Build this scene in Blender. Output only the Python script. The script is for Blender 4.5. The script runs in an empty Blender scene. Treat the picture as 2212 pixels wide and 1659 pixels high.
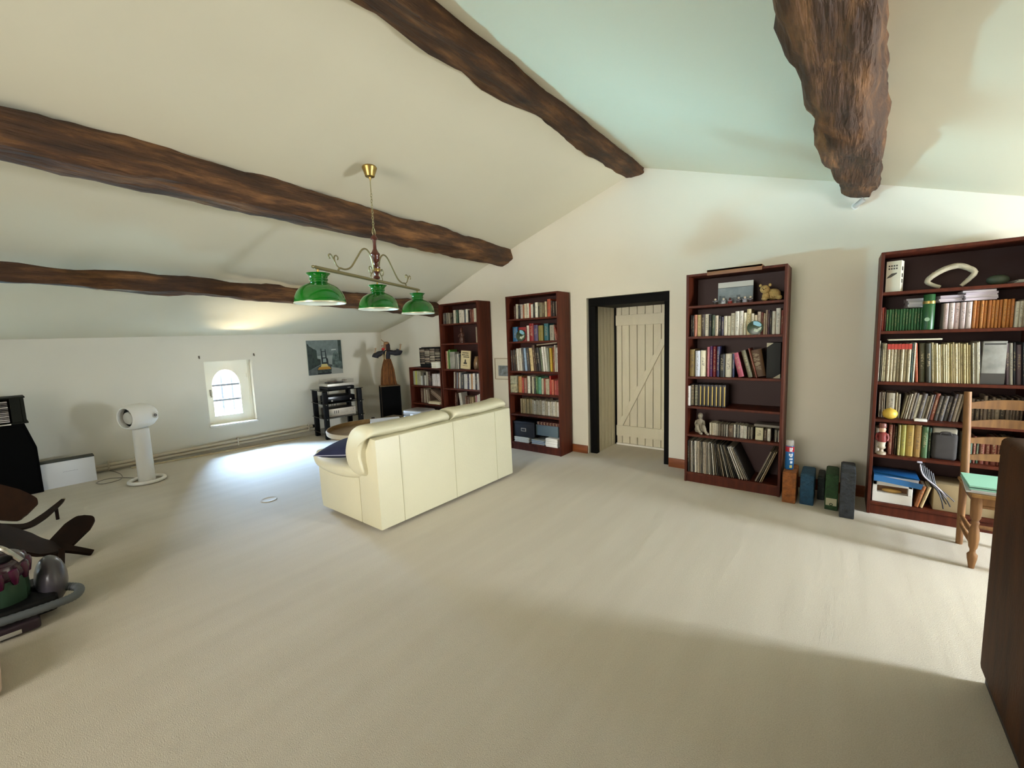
import bpy, bmesh, math, random
from mathutils import Vector, Matrix, Euler, noise
random.seed(7)
scene = bpy.context.scene
col = scene.collection
PI = math.pi

# ------------------------------------------------------------------ camera
F, YAW, PIT, ROL = 905.635, -0.669346, -0.108553, -0.0347994
fw = Vector((math.sin(YAW)*math.cos(PIT), math.cos(YAW)*math.cos(PIT), math.sin(PIT)))
rt = Vector((math.cos(YAW), -math.sin(YAW), 0)); up = rt.cross(fw)
r2 = rt*math.cos(ROL)+up*math.sin(ROL); u2 = up*math.cos(ROL)-rt*math.sin(ROL)
cd = bpy.data.cameras.new('camera'); cam = bpy.data.objects.new('camera', cd); col.objects.link(cam)
m = Matrix((r2, u2, -fw)).transposed().to_4x4(); m.translation = (0, 0, 1.48); cam.matrix_world = m
cd.sensor_fit = 'HORIZONTAL'; cd.sensor_width = 36; cd.lens = F/2212*36; cd.clip_start = .05
scene.camera = cam

# ------------------------------------------------------------------ world, lights, exposure
w = bpy.data.worlds.new('sky'); scene.world = w; w.use_nodes = True
bg = w.node_tree.nodes['Background']; bg.inputs[0].default_value = (1.0, .97, .93, 1); bg.inputs[1].default_value = 4.5
scene.view_settings.view_transform = 'Standard'; scene.view_settings.look = 'None'
scene.view_settings.gamma = 1; scene.view_settings.use_curve_mapping = False
scene.view_settings.exposure = 0.16
def area(name, loc, target, sx, sy, power, color, spread=180):
    d = bpy.data.lights.new(name, 'AREA'); d.shape = 'RECTANGLE'; d.size = sx; d.size_y = sy
    d.energy = power; d.color = color; d.spread = math.radians(spread)
    o = bpy.data.objects.new(name, d); col.objects.link(o); o.location = loc
    o.rotation_euler = (Vector(target)-Vector(loc)).to_track_quat('-Z', 'Y').to_euler(); return o
# daylight outside each opening; second left and rear windows are unseen, added for light
area('daylight_small_window', (-9.3, 1.9, 2.1), (-7.0, 2.25, 1.3), 2.6, 1.7, 9500, (.40, .63, 1))
area('daylight_small_window_ground', (-8.3, 2.05, -.35), (-6.0, 2.45, 2.0), .9, .4, 420, (1, .84, .58))
area('unseen_left_window_sky', (-7.6, -1.1, 1.25), (-3.2, 1.0, .1), 1.0, 1.0, 8, (.75, .87, 1))  # sky lamp at the unseen second left opening
area('unseen_left_window_bounce', (-9.9, -2.75, 0.0), (-.8, 3.0, 2.9), 1.0, .5, 135, (.36, .79, 1), 50)  # unseen low lamp aimed through that opening to brighten the right slope
area('daylight_right_window', (3.45, 3.47, 1.15), (0, 2.5, 0), .42, .95, 235, (.82, .91, 1))
area('daylight_right_window_ground', (4.1, 3.2, -.3), (-1.5, 2.4, 2.6), 1.0, .6, 290, (.82, .90, 1))
area('added_rear_fill', (-1.6, -3.3, 1.6), (-2.9, 4.6, 1.4), 2.0, 1.2, 24, (1, .95, .84), 60)  # fill lamp at an invented rear window, brightens the gable wall

# ------------------------------------------------------------------ materials
def lin(h):
    if isinstance(h, str):
        h = [int(h[i:i+2], 16)/255 for i in (0, 2, 4)]
        return tuple((c/12.92 if c <= .04045 else ((c+.055)/1.055)**2.4) for c in h)
    return tuple(h)
MATS = {}
def mat(key, color='808080', rough=.6, metal=0, var=0., vscale=6., bump=0., bscale=30., color2=None, stretch=(1, 1, 1), spec=.5, trans=0., emit=0, coat=0, alpha=1, sub=0):
    if key in MATS: return MATS[key]
    m = bpy.data.materials.new(key); m.use_nodes = True; nt = m.node_tree; n = nt.nodes; L = nt.links
    b = n['Principled BSDF']; c = lin(color)
    b.inputs['Base Color'].default_value = (*c, 1); b.inputs['Roughness'].default_value = rough
    b.inputs['Metallic'].default_value = metal; b.inputs['Specular IOR Level'].default_value = spec
    b.inputs['Transmission Weight'].default_value = trans; b.inputs['Coat Weight'].default_value = coat
    if sub: b.inputs['Subsurface Weight'].default_value = sub
    if emit: b.inputs['Emission Color'].default_value = (*c, 1); b.inputs['Emission Strength'].default_value = emit
    tc = n.new('ShaderNodeTexCoord'); mp = n.new('ShaderNodeMapping'); mp.inputs['Scale'].default_value = stretch
    L.new(tc.outputs['Object'], mp.inputs['Vector'])
    if var or color2:
        t = n.new('ShaderNodeTexNoise'); t.inputs['Scale'].default_value = vscale; t.inputs['Detail'].default_value = 6
        L.new(mp.outputs[0], t.inputs['Vector'])
        rp = n.new('ShaderNodeValToRGB'); c2 = lin(color2) if color2 else tuple(x*(1-var) for x in c)
        rp.color_ramp.elements[0].position = .32; rp.color_ramp.elements[1].position = .68
        rp.color_ramp.elements[0].color = (*c2, 1); rp.color_ramp.elements[1].color = (*c, 1)
        L.new(t.outputs['Fac'], rp.inputs[0]); L.new(rp.outputs[0], b.inputs['Base Color'])
    if bump:
        t2 = n.new('ShaderNodeTexNoise'); t2.inputs['Scale'].default_value = bscale; t2.inputs['Detail'].default_value = 5
        L.new(mp.outputs[0], t2.inputs['Vector'])
        bp = n.new('ShaderNodeBump'); bp.inputs['Strength'].default_value = bump; bp.inputs['Distance'].default_value = .02
        L.new(t2.outputs['Fac'], bp.inputs['Height']); L.new(bp.outputs[0], b.inputs['Normal'])
    MATS[key] = m; return m
def paint(h, rough=.6):
    return mat('paint_%s_%d' % (h, int(rough*100)), h, rough)

def carpet_mat():
    m = bpy.data.materials.new('carpet'); m.use_nodes = True; nt = m.node_tree; n = nt.nodes; L = nt.links
    b = n['Principled BSDF']; b.inputs['Roughness'].default_value = .95; b.inputs['Specular IOR Level'].default_value = .1
    b.inputs['Sheen Weight'].default_value = .15
    tc = n.new('ShaderNodeTexCoord')
    t = n.new('ShaderNodeTexNoise'); t.inputs['Scale'].default_value = 240; t.inputs['Detail'].default_value = 4
    L.new(tc.outputs['Object'], t.inputs['Vector'])
    mp = n.new('ShaderNodeMapping'); mp.inputs['Rotation'].default_value = (0, 0, .08); mp.inputs['Scale'].default_value = (5, .55, 1)
    L.new(tc.outputs['Object'], mp.inputs['Vector'])
    s = n.new('ShaderNodeTexNoise'); s.inputs['Scale'].default_value = 1.6; s.inputs['Detail'].default_value = 5
    L.new(mp.outputs[0], s.inputs['Vector'])
    mx = n.new('ShaderNodeMix'); mx.data_type = 'FLOAT'; mx.inputs[0].default_value = .22
    L.new(t.outputs['Fac'], mx.inputs[2]); L.new(s.outputs['Fac'], mx.inputs[3])
    rp = n.new('ShaderNodeValToRGB'); e = rp.color_ramp.elements
    e[0].position = .3; e[1].position = .7; e[0].color = (*lin('b8ae9c'), 1); e[1].color = (*lin('d6cdbc'), 1)
    L.new(mx.outputs[0], rp.inputs[0]); L.new(rp.outputs[0], b.inputs['Base Color'])
    bp = n.new('ShaderNodeBump'); bp.inputs['Strength'].default_value = .6; bp.inputs['Distance'].default_value = .006
    L.new(mx.outputs[0], bp.inputs['Height'])
    b2 = n.new('ShaderNodeBump'); b2.inputs['Strength'].default_value = .32; b2.inputs['Distance'].default_value = .02
    L.new(s.outputs['Fac'], b2.inputs['Height']); L.new(bp.outputs[0], b2.inputs['Normal']); L.new(b2.outputs[0], b.inputs['Normal'])
    MATS['carpet'] = m; return m
def glass_mat():
    m = bpy.data.materials.new('window_glass'); m.use_nodes = True; nt = m.node_tree; n = nt.nodes; L = nt.links
    for x in list(n):
        if x.type == 'BSDF_PRINCIPLED': n.remove(x)
    t = n.new('ShaderNodeBsdfTransparent'); g = n.new('ShaderNodeBsdfGlossy'); g.inputs['Roughness'].default_value = .03
    mx = n.new('ShaderNodeMixShader'); mx.inputs[0].default_value = .07
    L.new(t.outputs[0], mx.inputs[1]); L.new(g.outputs[0], mx.inputs[2]); L.new(mx.outputs[0], n['Material Output'].inputs[0])
    MATS['glass'] = m; return m
def book_mat():
    # cover colour comes from each book's own object colour; title marks printed on the spine
    m = bpy.data.materials.new('book_cover'); m.use_nodes = True; nt = m.node_tree; n = nt.nodes; L = nt.links
    b = n['Principled BSDF']; b.inputs['Roughness'].default_value = .55
    oi = n.new('ShaderNodeObjectInfo'); tc = n.new('ShaderNodeTexCoord'); sp = n.new('ShaderNodeSeparateXYZ')
    L.new(tc.outputs['Generated'], sp.inputs[0])
    def mth(op, a, c=None):
        k = n.new('ShaderNodeMath'); k.operation = op
        for i, v in enumerate((a, c)):
            if v is None: continue
            if isinstance(v, (int, float)): k.inputs[i].default_value = v
            else: L.new(v, k.inputs[i])
        return k.outputs[0]
    x, y, z = sp.outputs; rnd = oi.outputs['Random']
    mx_ = mth('LESS_THAN', mth('ABSOLUTE', mth('SUBTRACT', x, .5)), .24)
    my_ = mth('LESS_THAN', y, .05)
    z0 = mth('ADD', mth('MULTIPLY', rnd, .25), .18); z1 = mth('SUBTRACT', .92, mth('MULTIPLY', rnd, .2))
    mz = mth('MULTIPLY', mth('GREATER_THAN', z, z0), mth('LESS_THAN', z, z1))
    cb = n.new('ShaderNodeCombineXYZ'); L.new(mth('MULTIPLY', x, 3.), cb.inputs[0]); L.new(mth('MULTIPLY', z, 42.), cb.inputs[2]); L.new(mth('MULTIPLY', rnd, 50.), cb.inputs[1])
    t = n.new('ShaderNodeTexNoise'); t.inputs['Scale'].default_value = 1.; t.inputs['Detail'].default_value = 1; L.new(cb.outputs[0], t.inputs['Vector'])
    mark = mth('MULTIPLY', mth('MULTIPLY', mth('MULTIPLY', mx_, my_), mz), mth('GREATER_THAN', t.outputs['Fac'], .52))
    lum = n.new('ShaderNodeRGBToBW'); L.new(oi.outputs['Color'], lum.inputs[0])
    ink = n.new('ShaderNodeMix'); ink.data_type = 'RGBA'; L.new(mth('GREATER_THAN', lum.outputs[0], .16), ink.inputs[0])
    ink.inputs[6].default_value = (.42, .34, .2, 1); ink.inputs[7].default_value = (.05, .04, .04, 1)
    wn = n.new('ShaderNodeTexNoise'); wn.inputs['Scale'].default_value = 5; L.new(tc.outputs['Generated'], wn.inputs['Vector'])
    ww = n.new('ShaderNodeMix'); ww.data_type = 'RGBA'; ww.blend_type = 'MULTIPLY'; ww.inputs[0].default_value = .25
    L.new(oi.outputs['Color'], ww.inputs[6]); L.new(wn.outputs['Fac'], ww.inputs[7])
    out = n.new('ShaderNodeMix'); out.data_type = 'RGBA'; L.new(mth('MULTIPLY', mark, .55), out.inputs[0])
    L.new(ww.outputs[2], out.inputs[6]); L.new(ink.outputs[2], out.inputs[7]); L.new(out.outputs[2], b.inputs['Base Color'])
    MATS['book'] = m; return m
def beam_mat():
    m = bpy.data.materials.new('old_oak'); m.use_nodes = True; nt = m.node_tree; n = nt.nodes; L = nt.links
    b = n['Principled BSDF']; b.inputs['Roughness'].default_value = .75
    tc = n.new('ShaderNodeTexCoord'); mp = n.new('ShaderNodeMapping'); mp.inputs['Scale'].default_value = (5, .9, 5); L.new(tc.outputs['Object'], mp.inputs[0])
    t = n.new('ShaderNodeTexNoise'); t.inputs['Scale'].default_value = 2.2; t.inputs['Detail'].default_value = 9; t.inputs['Roughness'].default_value = .62; L.new(mp.outputs[0], t.inputs['Vector'])
    rp = n.new('ShaderNodeValToRGB'); e = rp.color_ramp.elements; e[0].position = .3; e[1].position = .72
    e[0].color = (*lin('2a1809'), 1); e[1].color = (*lin('8c6036'), 1); k = e.new(.5); k.color = (*lin('4c2f16'), 1)
    L.new(t.outputs['Fac'], rp.inputs[0]); L.new(rp.outputs[0], b.inputs['Base Color'])
    mp2 = n.new('ShaderNodeMapping'); mp2.inputs['Scale'].default_value = (14, 1.2, 14); L.new(tc.outputs['Object'], mp2.inputs[0])
    t2 = n.new('ShaderNodeTexNoise'); t2.inputs['Scale'].default_value = 3; t2.inputs['Detail'].default_value = 8; L.new(mp2.outputs[0], t2.inputs['Vector'])
    bp = n.new('ShaderNodeBump'); bp.inputs['Strength'].default_value = .9; bp.inputs['Distance'].default_value = .03
    L.new(t2.outputs['Fac'], bp.inputs['Height']); L.new(bp.outputs[0], b.inputs['Normal'])
    MATS['beam'] = m; return m
carpet_mat(); glass_mat(); book_mat(); beam_mat()
M_WALL = mat('plaster_wall', 'e0dac9', .9, var=.05, vscale=1.2, bump=.12, bscale=9, spec=.2)
M_CEIL = mat('plaster_ceiling', 'ddd7bf', .92, var=.04, vscale=.9, bump=.15, bscale=5, spec=.15)
M_MAHO = mat('mahogany', '582512', .5, color2='401709', vscale=3, stretch=(9, 9, .7), spec=.22)
M_OAK = mat('old_pine', '8c6234', .6, color2='6c4724', vscale=4, stretch=(10, 10, 1))
M_LEATHER = mat('cream_leather', 'd8d2b4', .42, var=.06, vscale=2, bump=.10, bscale=70, spec=.45)
M_BLACK = mat('black_satin', '08080a', .55, spec=.22)
M_BLACKF = mat('black_cloth', '060606', .9, spec=.1)
M_WHITEP = mat('white_plastic', 'ebe8e0', .35)
M_PAPER = mat('paper', 'e2dcc8', .85, var=.1, vscale=20)
M_BRASS = mat('aged_brass', 'a58a4e', .35, metal=.9)
M_SILVER = mat('brushed_silver', 'bdb5a8', .4, metal=.6)
M_PAGES = mat('book_pages', 'cfc3a2', .9, var=.2, vscale=40)
M_PAINT = mat('cream_paint', 'ddd5bc', .6, var=.05, vscale=3, bump=.1, bscale=20, stretch=(6, 6, 1))
M_DOORBLK = mat('black_wood', '080706', .65, var=.3, vscale=8, spec=.12)

# ------------------------------------------------------------------ mesh helpers
class B:
    def __init__(s): s.bm = bmesh.new(); s.mats = []
    def mi(s, f0, mt):
        if mt is None: return
        if mt not in s.mats: s.mats.append(mt)
        i = s.mats.index(mt)
        s.bm.faces.ensure_lookup_table()
        for f in s.bm.faces[f0:]: f.material_index = i
    def nf(s): return len(s.bm.faces)
    def box(s, lo, hi, bev=0, seg=2, mtx=None, mt=None):
        f0 = s.nf(); t = bmesh.new(); bmesh.ops.create_cube(t, size=1)
        c = [(a+b)/2 for a, b in zip(lo, hi)]; d = [max(abs(b-a), 1e-5) for a, b in zip(lo, hi)]
        for v in t.verts: v.co = Vector((v.co.x*d[0], v.co.y*d[1], v.co.z*d[2]))
        if bev: bmesh.ops.bevel(t, geom=list(t.edges), offset=min(bev, min(d)*.49), segments=seg, profile=.6, affect='EDGES')
        for v in t.verts:
            v.co = v.co+Vector(c)
            if mtx: v.co = mtx @ v.co
        s.add(t); s.mi(f0, mt); return s
    def add(s, t):
        me = bpy.data.meshes.new('t'); t.to_mesh(me); t.free(); s.bm.from_mesh(me); bpy.data.meshes.remove(me)
    def loft(s, rings, closed=True, caps=True, mt=None):
        f0 = s.nf(); vs = [[s.bm.verts.new(p) for p in r] for r in rings]; n = len(rings[0])
        for a, b in zip(vs[:-1], vs[1:]):
            for i in range(n if closed else n-1):
                j = (i+1) % n
                try: s.bm.faces.new((a[i], a[j], b[j], b[i]))
                except ValueError: pass
        if caps and closed:
            s.bm.faces.new(list(reversed(vs[0]))); s.bm.faces.new(vs[-1])
        s.mi(f0, mt); return s
    def tube(s, pts, r, n=8, mt=None, loop=False, caps=True):
        pts = [Vector(p) for p in pts]; N = len(pts); rings = []; prev = None
        for i, p in enumerate(pts):
            a = pts[(i-1) % N] if (i or loop) else p; c = pts[(i+1) % N] if (i < N-1 or loop) else p
            t = (c-a).normalized()
            if prev is None:
                prev = t.cross(Vector((0, 0, 1)) if abs(t.z) < .9 else Vector((1, 0, 0))).normalized()
            prev = (prev-t*prev.dot(t)).normalized(); q = t.cross(prev)
            rr = r[i] if isinstance(r, (list, tuple)) else r
            rings.append([p+(prev*math.cos(2*PI*k/n)+q*math.sin(2*PI*k/n))*rr for k in range(n)])
        if loop: rings.append(rings[0])
        return s.loft(rings, caps=caps and not loop, mt=mt)
    def cyl(s, a, b, r, r1=None, n=16, mt=None): return s.tube([a, b], [r, r if r1 is None else r1], n, mt)
    def lathe(s, prof, n=24, o=(0, 0, 0), axis=None, caps=False, mt=None, sy=1):
        rings = []; o = Vector(o)
        q = Vector((0, 0, 1)).rotation_difference(Vector(axis)) if axis is not None else None
        for r, z in prof:
            ring = []
            for k in range(n):
                v = Vector((r*math.cos(2*PI*k/n), sy*r*math.sin(2*PI*k/n), z))
                ring.append(o+(q @ v if q else v))
            rings.append(ring)
        return s.loft(rings, caps=caps, mt=mt)
    def prism(s, poly, a, b, axis='y', bev=0, mt=None, mtx=None):
        # poly: 2D outline; extruded from a to b along axis
        f0 = s.nf(); t = bmesh.new()
        def P(u, v, w): return {'y': (u, w, v), 'x': (w, u, v), 'z': (u, v, w)}[axis]
        v0 = [t.verts.new(P(u, v, a)) for u, v in poly]; v1 = [t.verts.new(P(u, v, b)) for u, v in poly]
        n = len(poly)
        for i in range(n): t.faces.new((v0[i], v0[(i+1) % n], v1[(i+1) % n], v1[i]))
        t.faces.new(list(reversed(v0))); t.faces.new(v1)
        bmesh.ops.recalc_face_normals(t, faces=t.faces)
        if bev: bmesh.ops.bevel(t, geom=list(t.edges), offset=bev, segments=2, profile=.6, affect='EDGES')
        if mtx:
            for v in t.verts: v.co = mtx @ v.co
        s.add(t); s.mi(f0, mt); return s
    def ball(s, c, r, n=16, mt=None, mtx=None):
        f0 = s.nf(); t = bmesh.new(); bmesh.ops.create_uvsphere(t, u_segments=n, v_segments=max(6, n//2), radius=1)
        r = (r, r, r) if isinstance(r, (int, float)) else r
        for v in t.verts:
            v.co = Vector((v.co.x*r[0], v.co.y*r[1], v.co.z*r[2]))
            if mtx: v.co = mtx @ v.co
            v.co += Vector(c)
        s.add(t); s.mi(f0, mt); return s
    def xf(s, mtx):
        for v in s.bm.verts: v.co = mtx @ v.co
        return s
    def build(s, name, mt, parent=None, smooth=40, loc=None, rz=None, rot=None):
        bmesh.ops.recalc_face_normals(s.bm, faces=s.bm.faces)
        me = bpy.data.meshes.new(name); s.bm.to_mesh(me); s.bm.free()
        if s.mats:
            for x in s.mats: me.materials.append(x)
        else: me.materials.append(mt)
        if smooth:
            for p in me.polygons: p.use_smooth = True
            me.set_sharp_from_angle(angle=math.radians(smooth))
        o = bpy.data.objects.new(name, me); col.objects.link(o); o.parent = parent
        if loc: o.location = loc
        if rz is not None: o.rotation_euler = (0, 0, rz)
        if rot is not None: o.rotation_euler = rot
        return o
def tag(o, label=None, cat=None, group=None, kind=None):
    if label: o['label'] = label
    if cat: o['category'] = cat
    if group: o['group'] = group
    if kind: o['kind'] = kind
    return o
def thing(name, label, cat, loc, rz=0, group=None, kind=None):
    o = bpy.data.objects.new(name, None); col.objects.link(o); o.empty_display_size = .05
    o.location = loc; o.rotation_euler = (0, 0, rz); return tag(o, label, cat, group, kind)
def struct(name, b, mt, parent=None, smooth=30, **k):
    o = b.build(name, mt, parent, smooth, **k)
    if parent is None: o['kind'] = 'structure'
    return o
def smoothpath(pts, k=6):
    pts = [Vector(p) for p in pts]; out = []
    for i in range(len(pts)-1):
        p0 = pts[max(i-1, 0)]; p1 = pts[i]; p2 = pts[i+1]; p3 = pts[min(i+2, len(pts)-1)]
        for j in range(k):
            t = j/k
            out.append(.5*((2*p1)+(p2-p0)*t+(2*p0-5*p1+4*p2-p3)*t*t+(3*p1-p0-3*p2+p3)*t**3))
    out.append(pts[-1]); return out

# ------------------------------------------------------------------ the room
WY = 4.64            # gable wall plane
KW = .128            # the window wall is not quite square to the gable
ANG = math.atan(KW)
RIDGE = (-1.765, 3.255)
XR, ZE = 3.1, 1.66
YF = -2.9
def xl(y): return -6.72-KW*(WY-y)
# floor
b = B(); b.prism([(xl(YF)-.02, YF-.1), (XR+.02, YF-.1), (XR+.02, 5.4), (-6.62, 5.4), (-6.62, WY), (xl(WY)-.02, WY)], -.06, 0, 'z'); struct('floor', b, MATS['carpet'])
# gable wall with the door opening, thick masonry
prof = [(-6.9, 1.62), (-6.72, 1.672), (-6.03, 1.83), (-5.17, 2.085), (-4.33, 2.43), (-3.46, 2.735), (-2.55, 3.02), (-2.07, 3.17), RIDGE, (-1.02, 3.005), (.29, 2.573), (.95, 2.345), (XR+.1, 1.62)]
DX0, DX1, DZ = -2.475, -1.48, 1.93
def up3(p): return (p[0], p[1]+.25)
poly = [(-7.2, 0), (DX0, 0), (DX0, DZ), (DX1, DZ), (DX1, 0), (XR+.3, 0)] + [up3(p) for p in reversed(prof)] + [(-7.2, 1.9)]
b = B(); b.prism(poly, WY, WY+.66); struct('wall_back', b, M_WALL)
# ceiling: two slopes as a ruled surface, near end splayed with the window wall
b = B(); rings = []
for (y, sh) in ((-3.2, 1), (WY+.05, 0)):
    r = []
    for x, z in prof:
        dx = KW*(WY-y)*max(0, min(1, (-1.765-x)/4.95))*0.92 if x < -1.765 else 0
        r.append((x-dx*(1 if sh else 0), y, z))
    r2_ = [(x, y, z+.22) for x, _, z in reversed(r)]
    rings.append(r+r2_)
b.loft(rings); struct('ceiling', b, M_CEIL, smooth=25)
# window wall
LW = Matrix.Translation((-6.72, WY, 0)) @ Matrix.Rotation(-PI/2-ANG, 4, 'Z')   # local x runs along the wall towards the viewer, local -y is into the room... y out
S0, S1, WZ0, WZ1 = 2.125, 2.71, .37, 1.30
T = .30
b = B()
W2a, W2b = 5.25, 6.35  # unseen added opening, head kept low to limit light on the left slope
for lo, hi in (((-.3, 0), (S0, 1.75)), ((S1, 0), (W2a, 1.75)), ((W2b, 0), (8.0, 1.75)), ((S0, 0), (S1, WZ0)), ((S0, WZ1), (S1, 1.75)), ((W2a, 0), (W2b, .37)), ((W2a, 1.05), (W2b, 1.75))):
    b.box((lo[0], -T, lo[1]), (hi[0], 0, hi[1]))
o = struct('wall_left', b, M_WALL, smooth=0); o.matrix_world = LW
def onwall(s, y, z): return LW @ Vector((s, y, z))
# right and rear walls with windows (behind the viewer), rear one added for fill
b = B()
for y0, y1, z0, z1 in ((YF-.3, 2.95, 0, 1.7), (4.15, 5.3, 0, 1.7), (2.95, 4.15, 0, .35), (2.95, 4.15, 1.5, 1.7)): b.box((XR, y0, z0), (XR+.25, y1, z1))
struct('wall_right', b, M_WALL, smooth=0)
b = B()
for x0, x1, z0, z1 in ((-9, -3.0, 0, 3.4), (-.2, 3.4, 0, 3.4), (-3.0, -.2, 0, .7), (-3.0, -.2, 2.3, 3.4)): b.box((x0, YF-.25, z0), (x1, YF, z1))
struct('wall_front', b, M_WALL, smooth=0)
# baseboards beside the door
b = B(); b.box((-2.70, WY-.022, 0), (DX0-.005, WY, .10), .004); struct('baseboard_back', b, mat('orange_wood', '8a4a22', .5, color2='74390f', vscale=4, stretch=(1, 8, 8)))
b = B(); b.box((DX1+.005, WY-.022, 0), (-1.2, WY, .10), .004); struct('baseboard_back', b, MATS['orange_wood'])
b = B(); b.box((-.38, WY-.022, 0), (.2, WY, .10), .004); struct('baseboard_back', b, MATS['orange_wood'])

# ------------------------------------------------------------------ door
door = thing('door_1', 'cream painted plank door with diagonal brace in a deep recess', 'door', (-2.0, 5.27, 0), kind='structure')
def dpart(name, b, mt, **k): return b.build(name, mt, door, **k)
ox, oy = -2.0, 5.27
px_ = [-2.375, -2.298, -2.193, -2.088, -1.983, -1.880, -1.779, -1.66, -1.53]
for i in range(len(px_)-1):
    b = B(); b.box((px_[i]-ox+.003, 0, .02), (px_[i+1]-ox-.003, .028, 1.86), .006); dpart('plank', b, M_PAINT)
for z0, z1 in ((1.595, 1.73), (.122, .265)):
    b = B(); b.box((-.37, -.026, z0), (.46, 0, z1), .004); dpart('ledge', b, M_PAINT)
b = B(); b.prism([(-.355, .265), (-.28, .265), (.40, 1.595), (.325, 1.595)], -.026, 0, bev=.003); dpart('brace', b, M_PAINT)
b = B(); b.box((-.37, -.03, .0), (.46, .0, .022), .003); dpart('weather_strip', b, M_WHITEP)
b = B(); b.box((-.42, .0285, .0), (.52, .05, 1.93)); dpart('gap_light_block', b, mat('gap_block_paint', '8f876e', .8), smooth=0)  # added board behind the planks, keeps outside light out of the gaps
trim = thing('trim_1', 'black timber door frame with boarded white reveal', 'door frame', (-2.0, 4.68, 0), kind='structure')
def tpart(name, b, mt): return b.build(name, mt, trim)
b = B(); b.box((-2.466+2, 0, 0), (-2.379+2, .075, 1.83), .003); tpart('jamb', b, M_DOORBLK)
b = B(); b.box((-1.547+2, 0, 0), (-1.487+2, .075, 1.83), .003); tpart('jamb', b, M_DOORBLK)
b = B(); b.box((-2.466+2, 0, 1.83), (-1.487+2, .09, 1.925), .003); tpart('head', b, M_DOORBLK)
for i in range(5):
    y0 = .085+i*.098
    b = B(); b.box((-2.415+2, y0, 0), (-2.393+2, y0+.095, 1.85), .003); tpart('reveal_board', b, M_PAINT)
b = B(); b.box((-2.412+2, .575, 0), (-2.376+2, .60, 1.85), .002); tpart('black_stop', b, M_DOORBLK)
b = B(); b.box((-2.466+2, .09, 1.83), (-1.487+2, .62, 1.93), 0); tpart('soffit', b, M_DOORBLK)
b = B(); b.box((-1.51+2, .08, 0), (-1.485+2, .62, 1.83), .002); tpart('reveal_panel', b, M_PAINT)

# ------------------------------------------------------------------ small arched window
win = thing('window_1', 'small white casement window with arched glass in deep reveal', 'window', onwall((S0+S1)/2, -.13, WZ0), kind='structure')
win.rotation_euler = (0, 0, -PI/2-ANG)
hw = (S1-S0)/2; H = WZ1-WZ0
def wp(name, b, mt, **k): return b.build(name, mt, win, **k)
# local: x along wall, y outwards is negative
gx0, gx1, gz0, gsp, gtop = -.143, .205, .125, .56, .80     # glass opening; gx towards viewer is +
cxg, rg = (gx0+gx1)/2, (gx1-gx0)/2
arch = [(gx0, gz0), (gx1, gz0), (gx1, gsp)] + [(cxg+rg*math.cos(a), gsp+(gtop-gsp)*math.sin(a)) for a in [PI*k/16 for k in range(1, 16)]] + [(gx0, gsp)]
def ringpanel(outer, inner, y0, y1):
    # panel with a hole: bridge outer rectangle and inner outline radially
    t = B(); N = 64
    def samp(poly):
        L = [0]
        for i in range(len(poly)): L.append(L[-1]+(Vector(poly[(i+1) % len(poly)])-Vector(poly[i])).length)
        return L
    c = Vector((cxg, .45)); out = []
    def hit(poly, d):
        best = None
        for i in range(len(poly)):
            p = Vector(poly[i]); q = Vector(poly[(i+1) % len(poly)]); e = q-p
            den = d.x*e.y-d.y*e.x
            if abs(den) < 1e-9: continue
            tt = ((p.x-c.x)*e.y-(p.y-c.y)*e.x)/den; uu = ((p.x-c.x)*d.y-(p.y-c.y)*d.x)/den
            if tt > 0 and -1e-6 <= uu <= 1+1e-6 and (best is None or tt < best): best = tt
        return c+d*best
    angs = sorted([2*PI*k/N for k in range(N)]+[math.atan2(p[1]-c.y, p[0]-c.x) % (2*PI) for p in list(outer)+[inner[0], inner[1]]])
    rings = [[], [], [], []]
    for a in angs:
        d = Vector((math.cos(a), math.sin(a))); i = hit(inner, d); o_ = hit(outer, d)
        rings[0].append((i.x, y0, i.y)); rings[1].append((o_.x, y0, o_.y)); rings[2].append((o_.x, y1, o_.y)); rings[3].append((i.x, y1, i.y))
    rings.append(rings[0]); t.loft(rings, caps=False); return t
rect = [(-hw+.02, .01), (hw, .01), (hw, H), (-hw+.02, H)]
wp('casement', ringpanel(rect, arch, -.05, 0), mat('window_paint', 'ece6d2', .5))
b = B(); b.box((-hw, -.06, 0), (-hw+.03, .015, H), .004); wp('frame_jamb', b, MATS['window_paint'])
b = B(); b.prism(arch, -.032, -.028); wp('pane', b, MATS['glass'])
for z in (.352, .574):
    b = B(); b.box((gx0-.01, -.04, z-.015), (gx1+.01, -.012, z+.015), .003); wp('glazing_bar', b, mat('grey_bar', '8f9296', .6))
for x in (.06, -.075):
    b = B(); b.cyl((x, -.17, .02), (x, -.17, .93), .012, n=8); wp('security_bar', b, mat('iron', '2c2c2e', .6))
for z in (.235, .62):
    b = B(); b.cyl((-hw-.02, -.17, z), (hw+.02, -.17, z), .008, n=8); wp('security_bar', b, MATS['iron'])
b = B(); b.box((hw-.075, 0, .43), (hw-.05, .012, .52), .004); b.cyl((hw-.062, .01, .475), (hw-.062, .035, .475), .008, n=8); b.box((hw-.07, .03, .41), (hw-.054, .042, .49), .004)
wp('handle', b, mat('handle_grey', '8a8270', .4, metal=.6))
for z in (.28, .66):
    b = B(); b.cyl((-hw+.05, .006, z), (-hw+.05, .006, z+.07), .007, n=8); wp('hinge', b, MATS['window_paint'])
b = B(); b.box((-hw-.01, -.0, -.012), (hw+.01, .165, .012), .006); wp('sill', b, mat('sill_white', 'f0ece0', .5))
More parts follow.
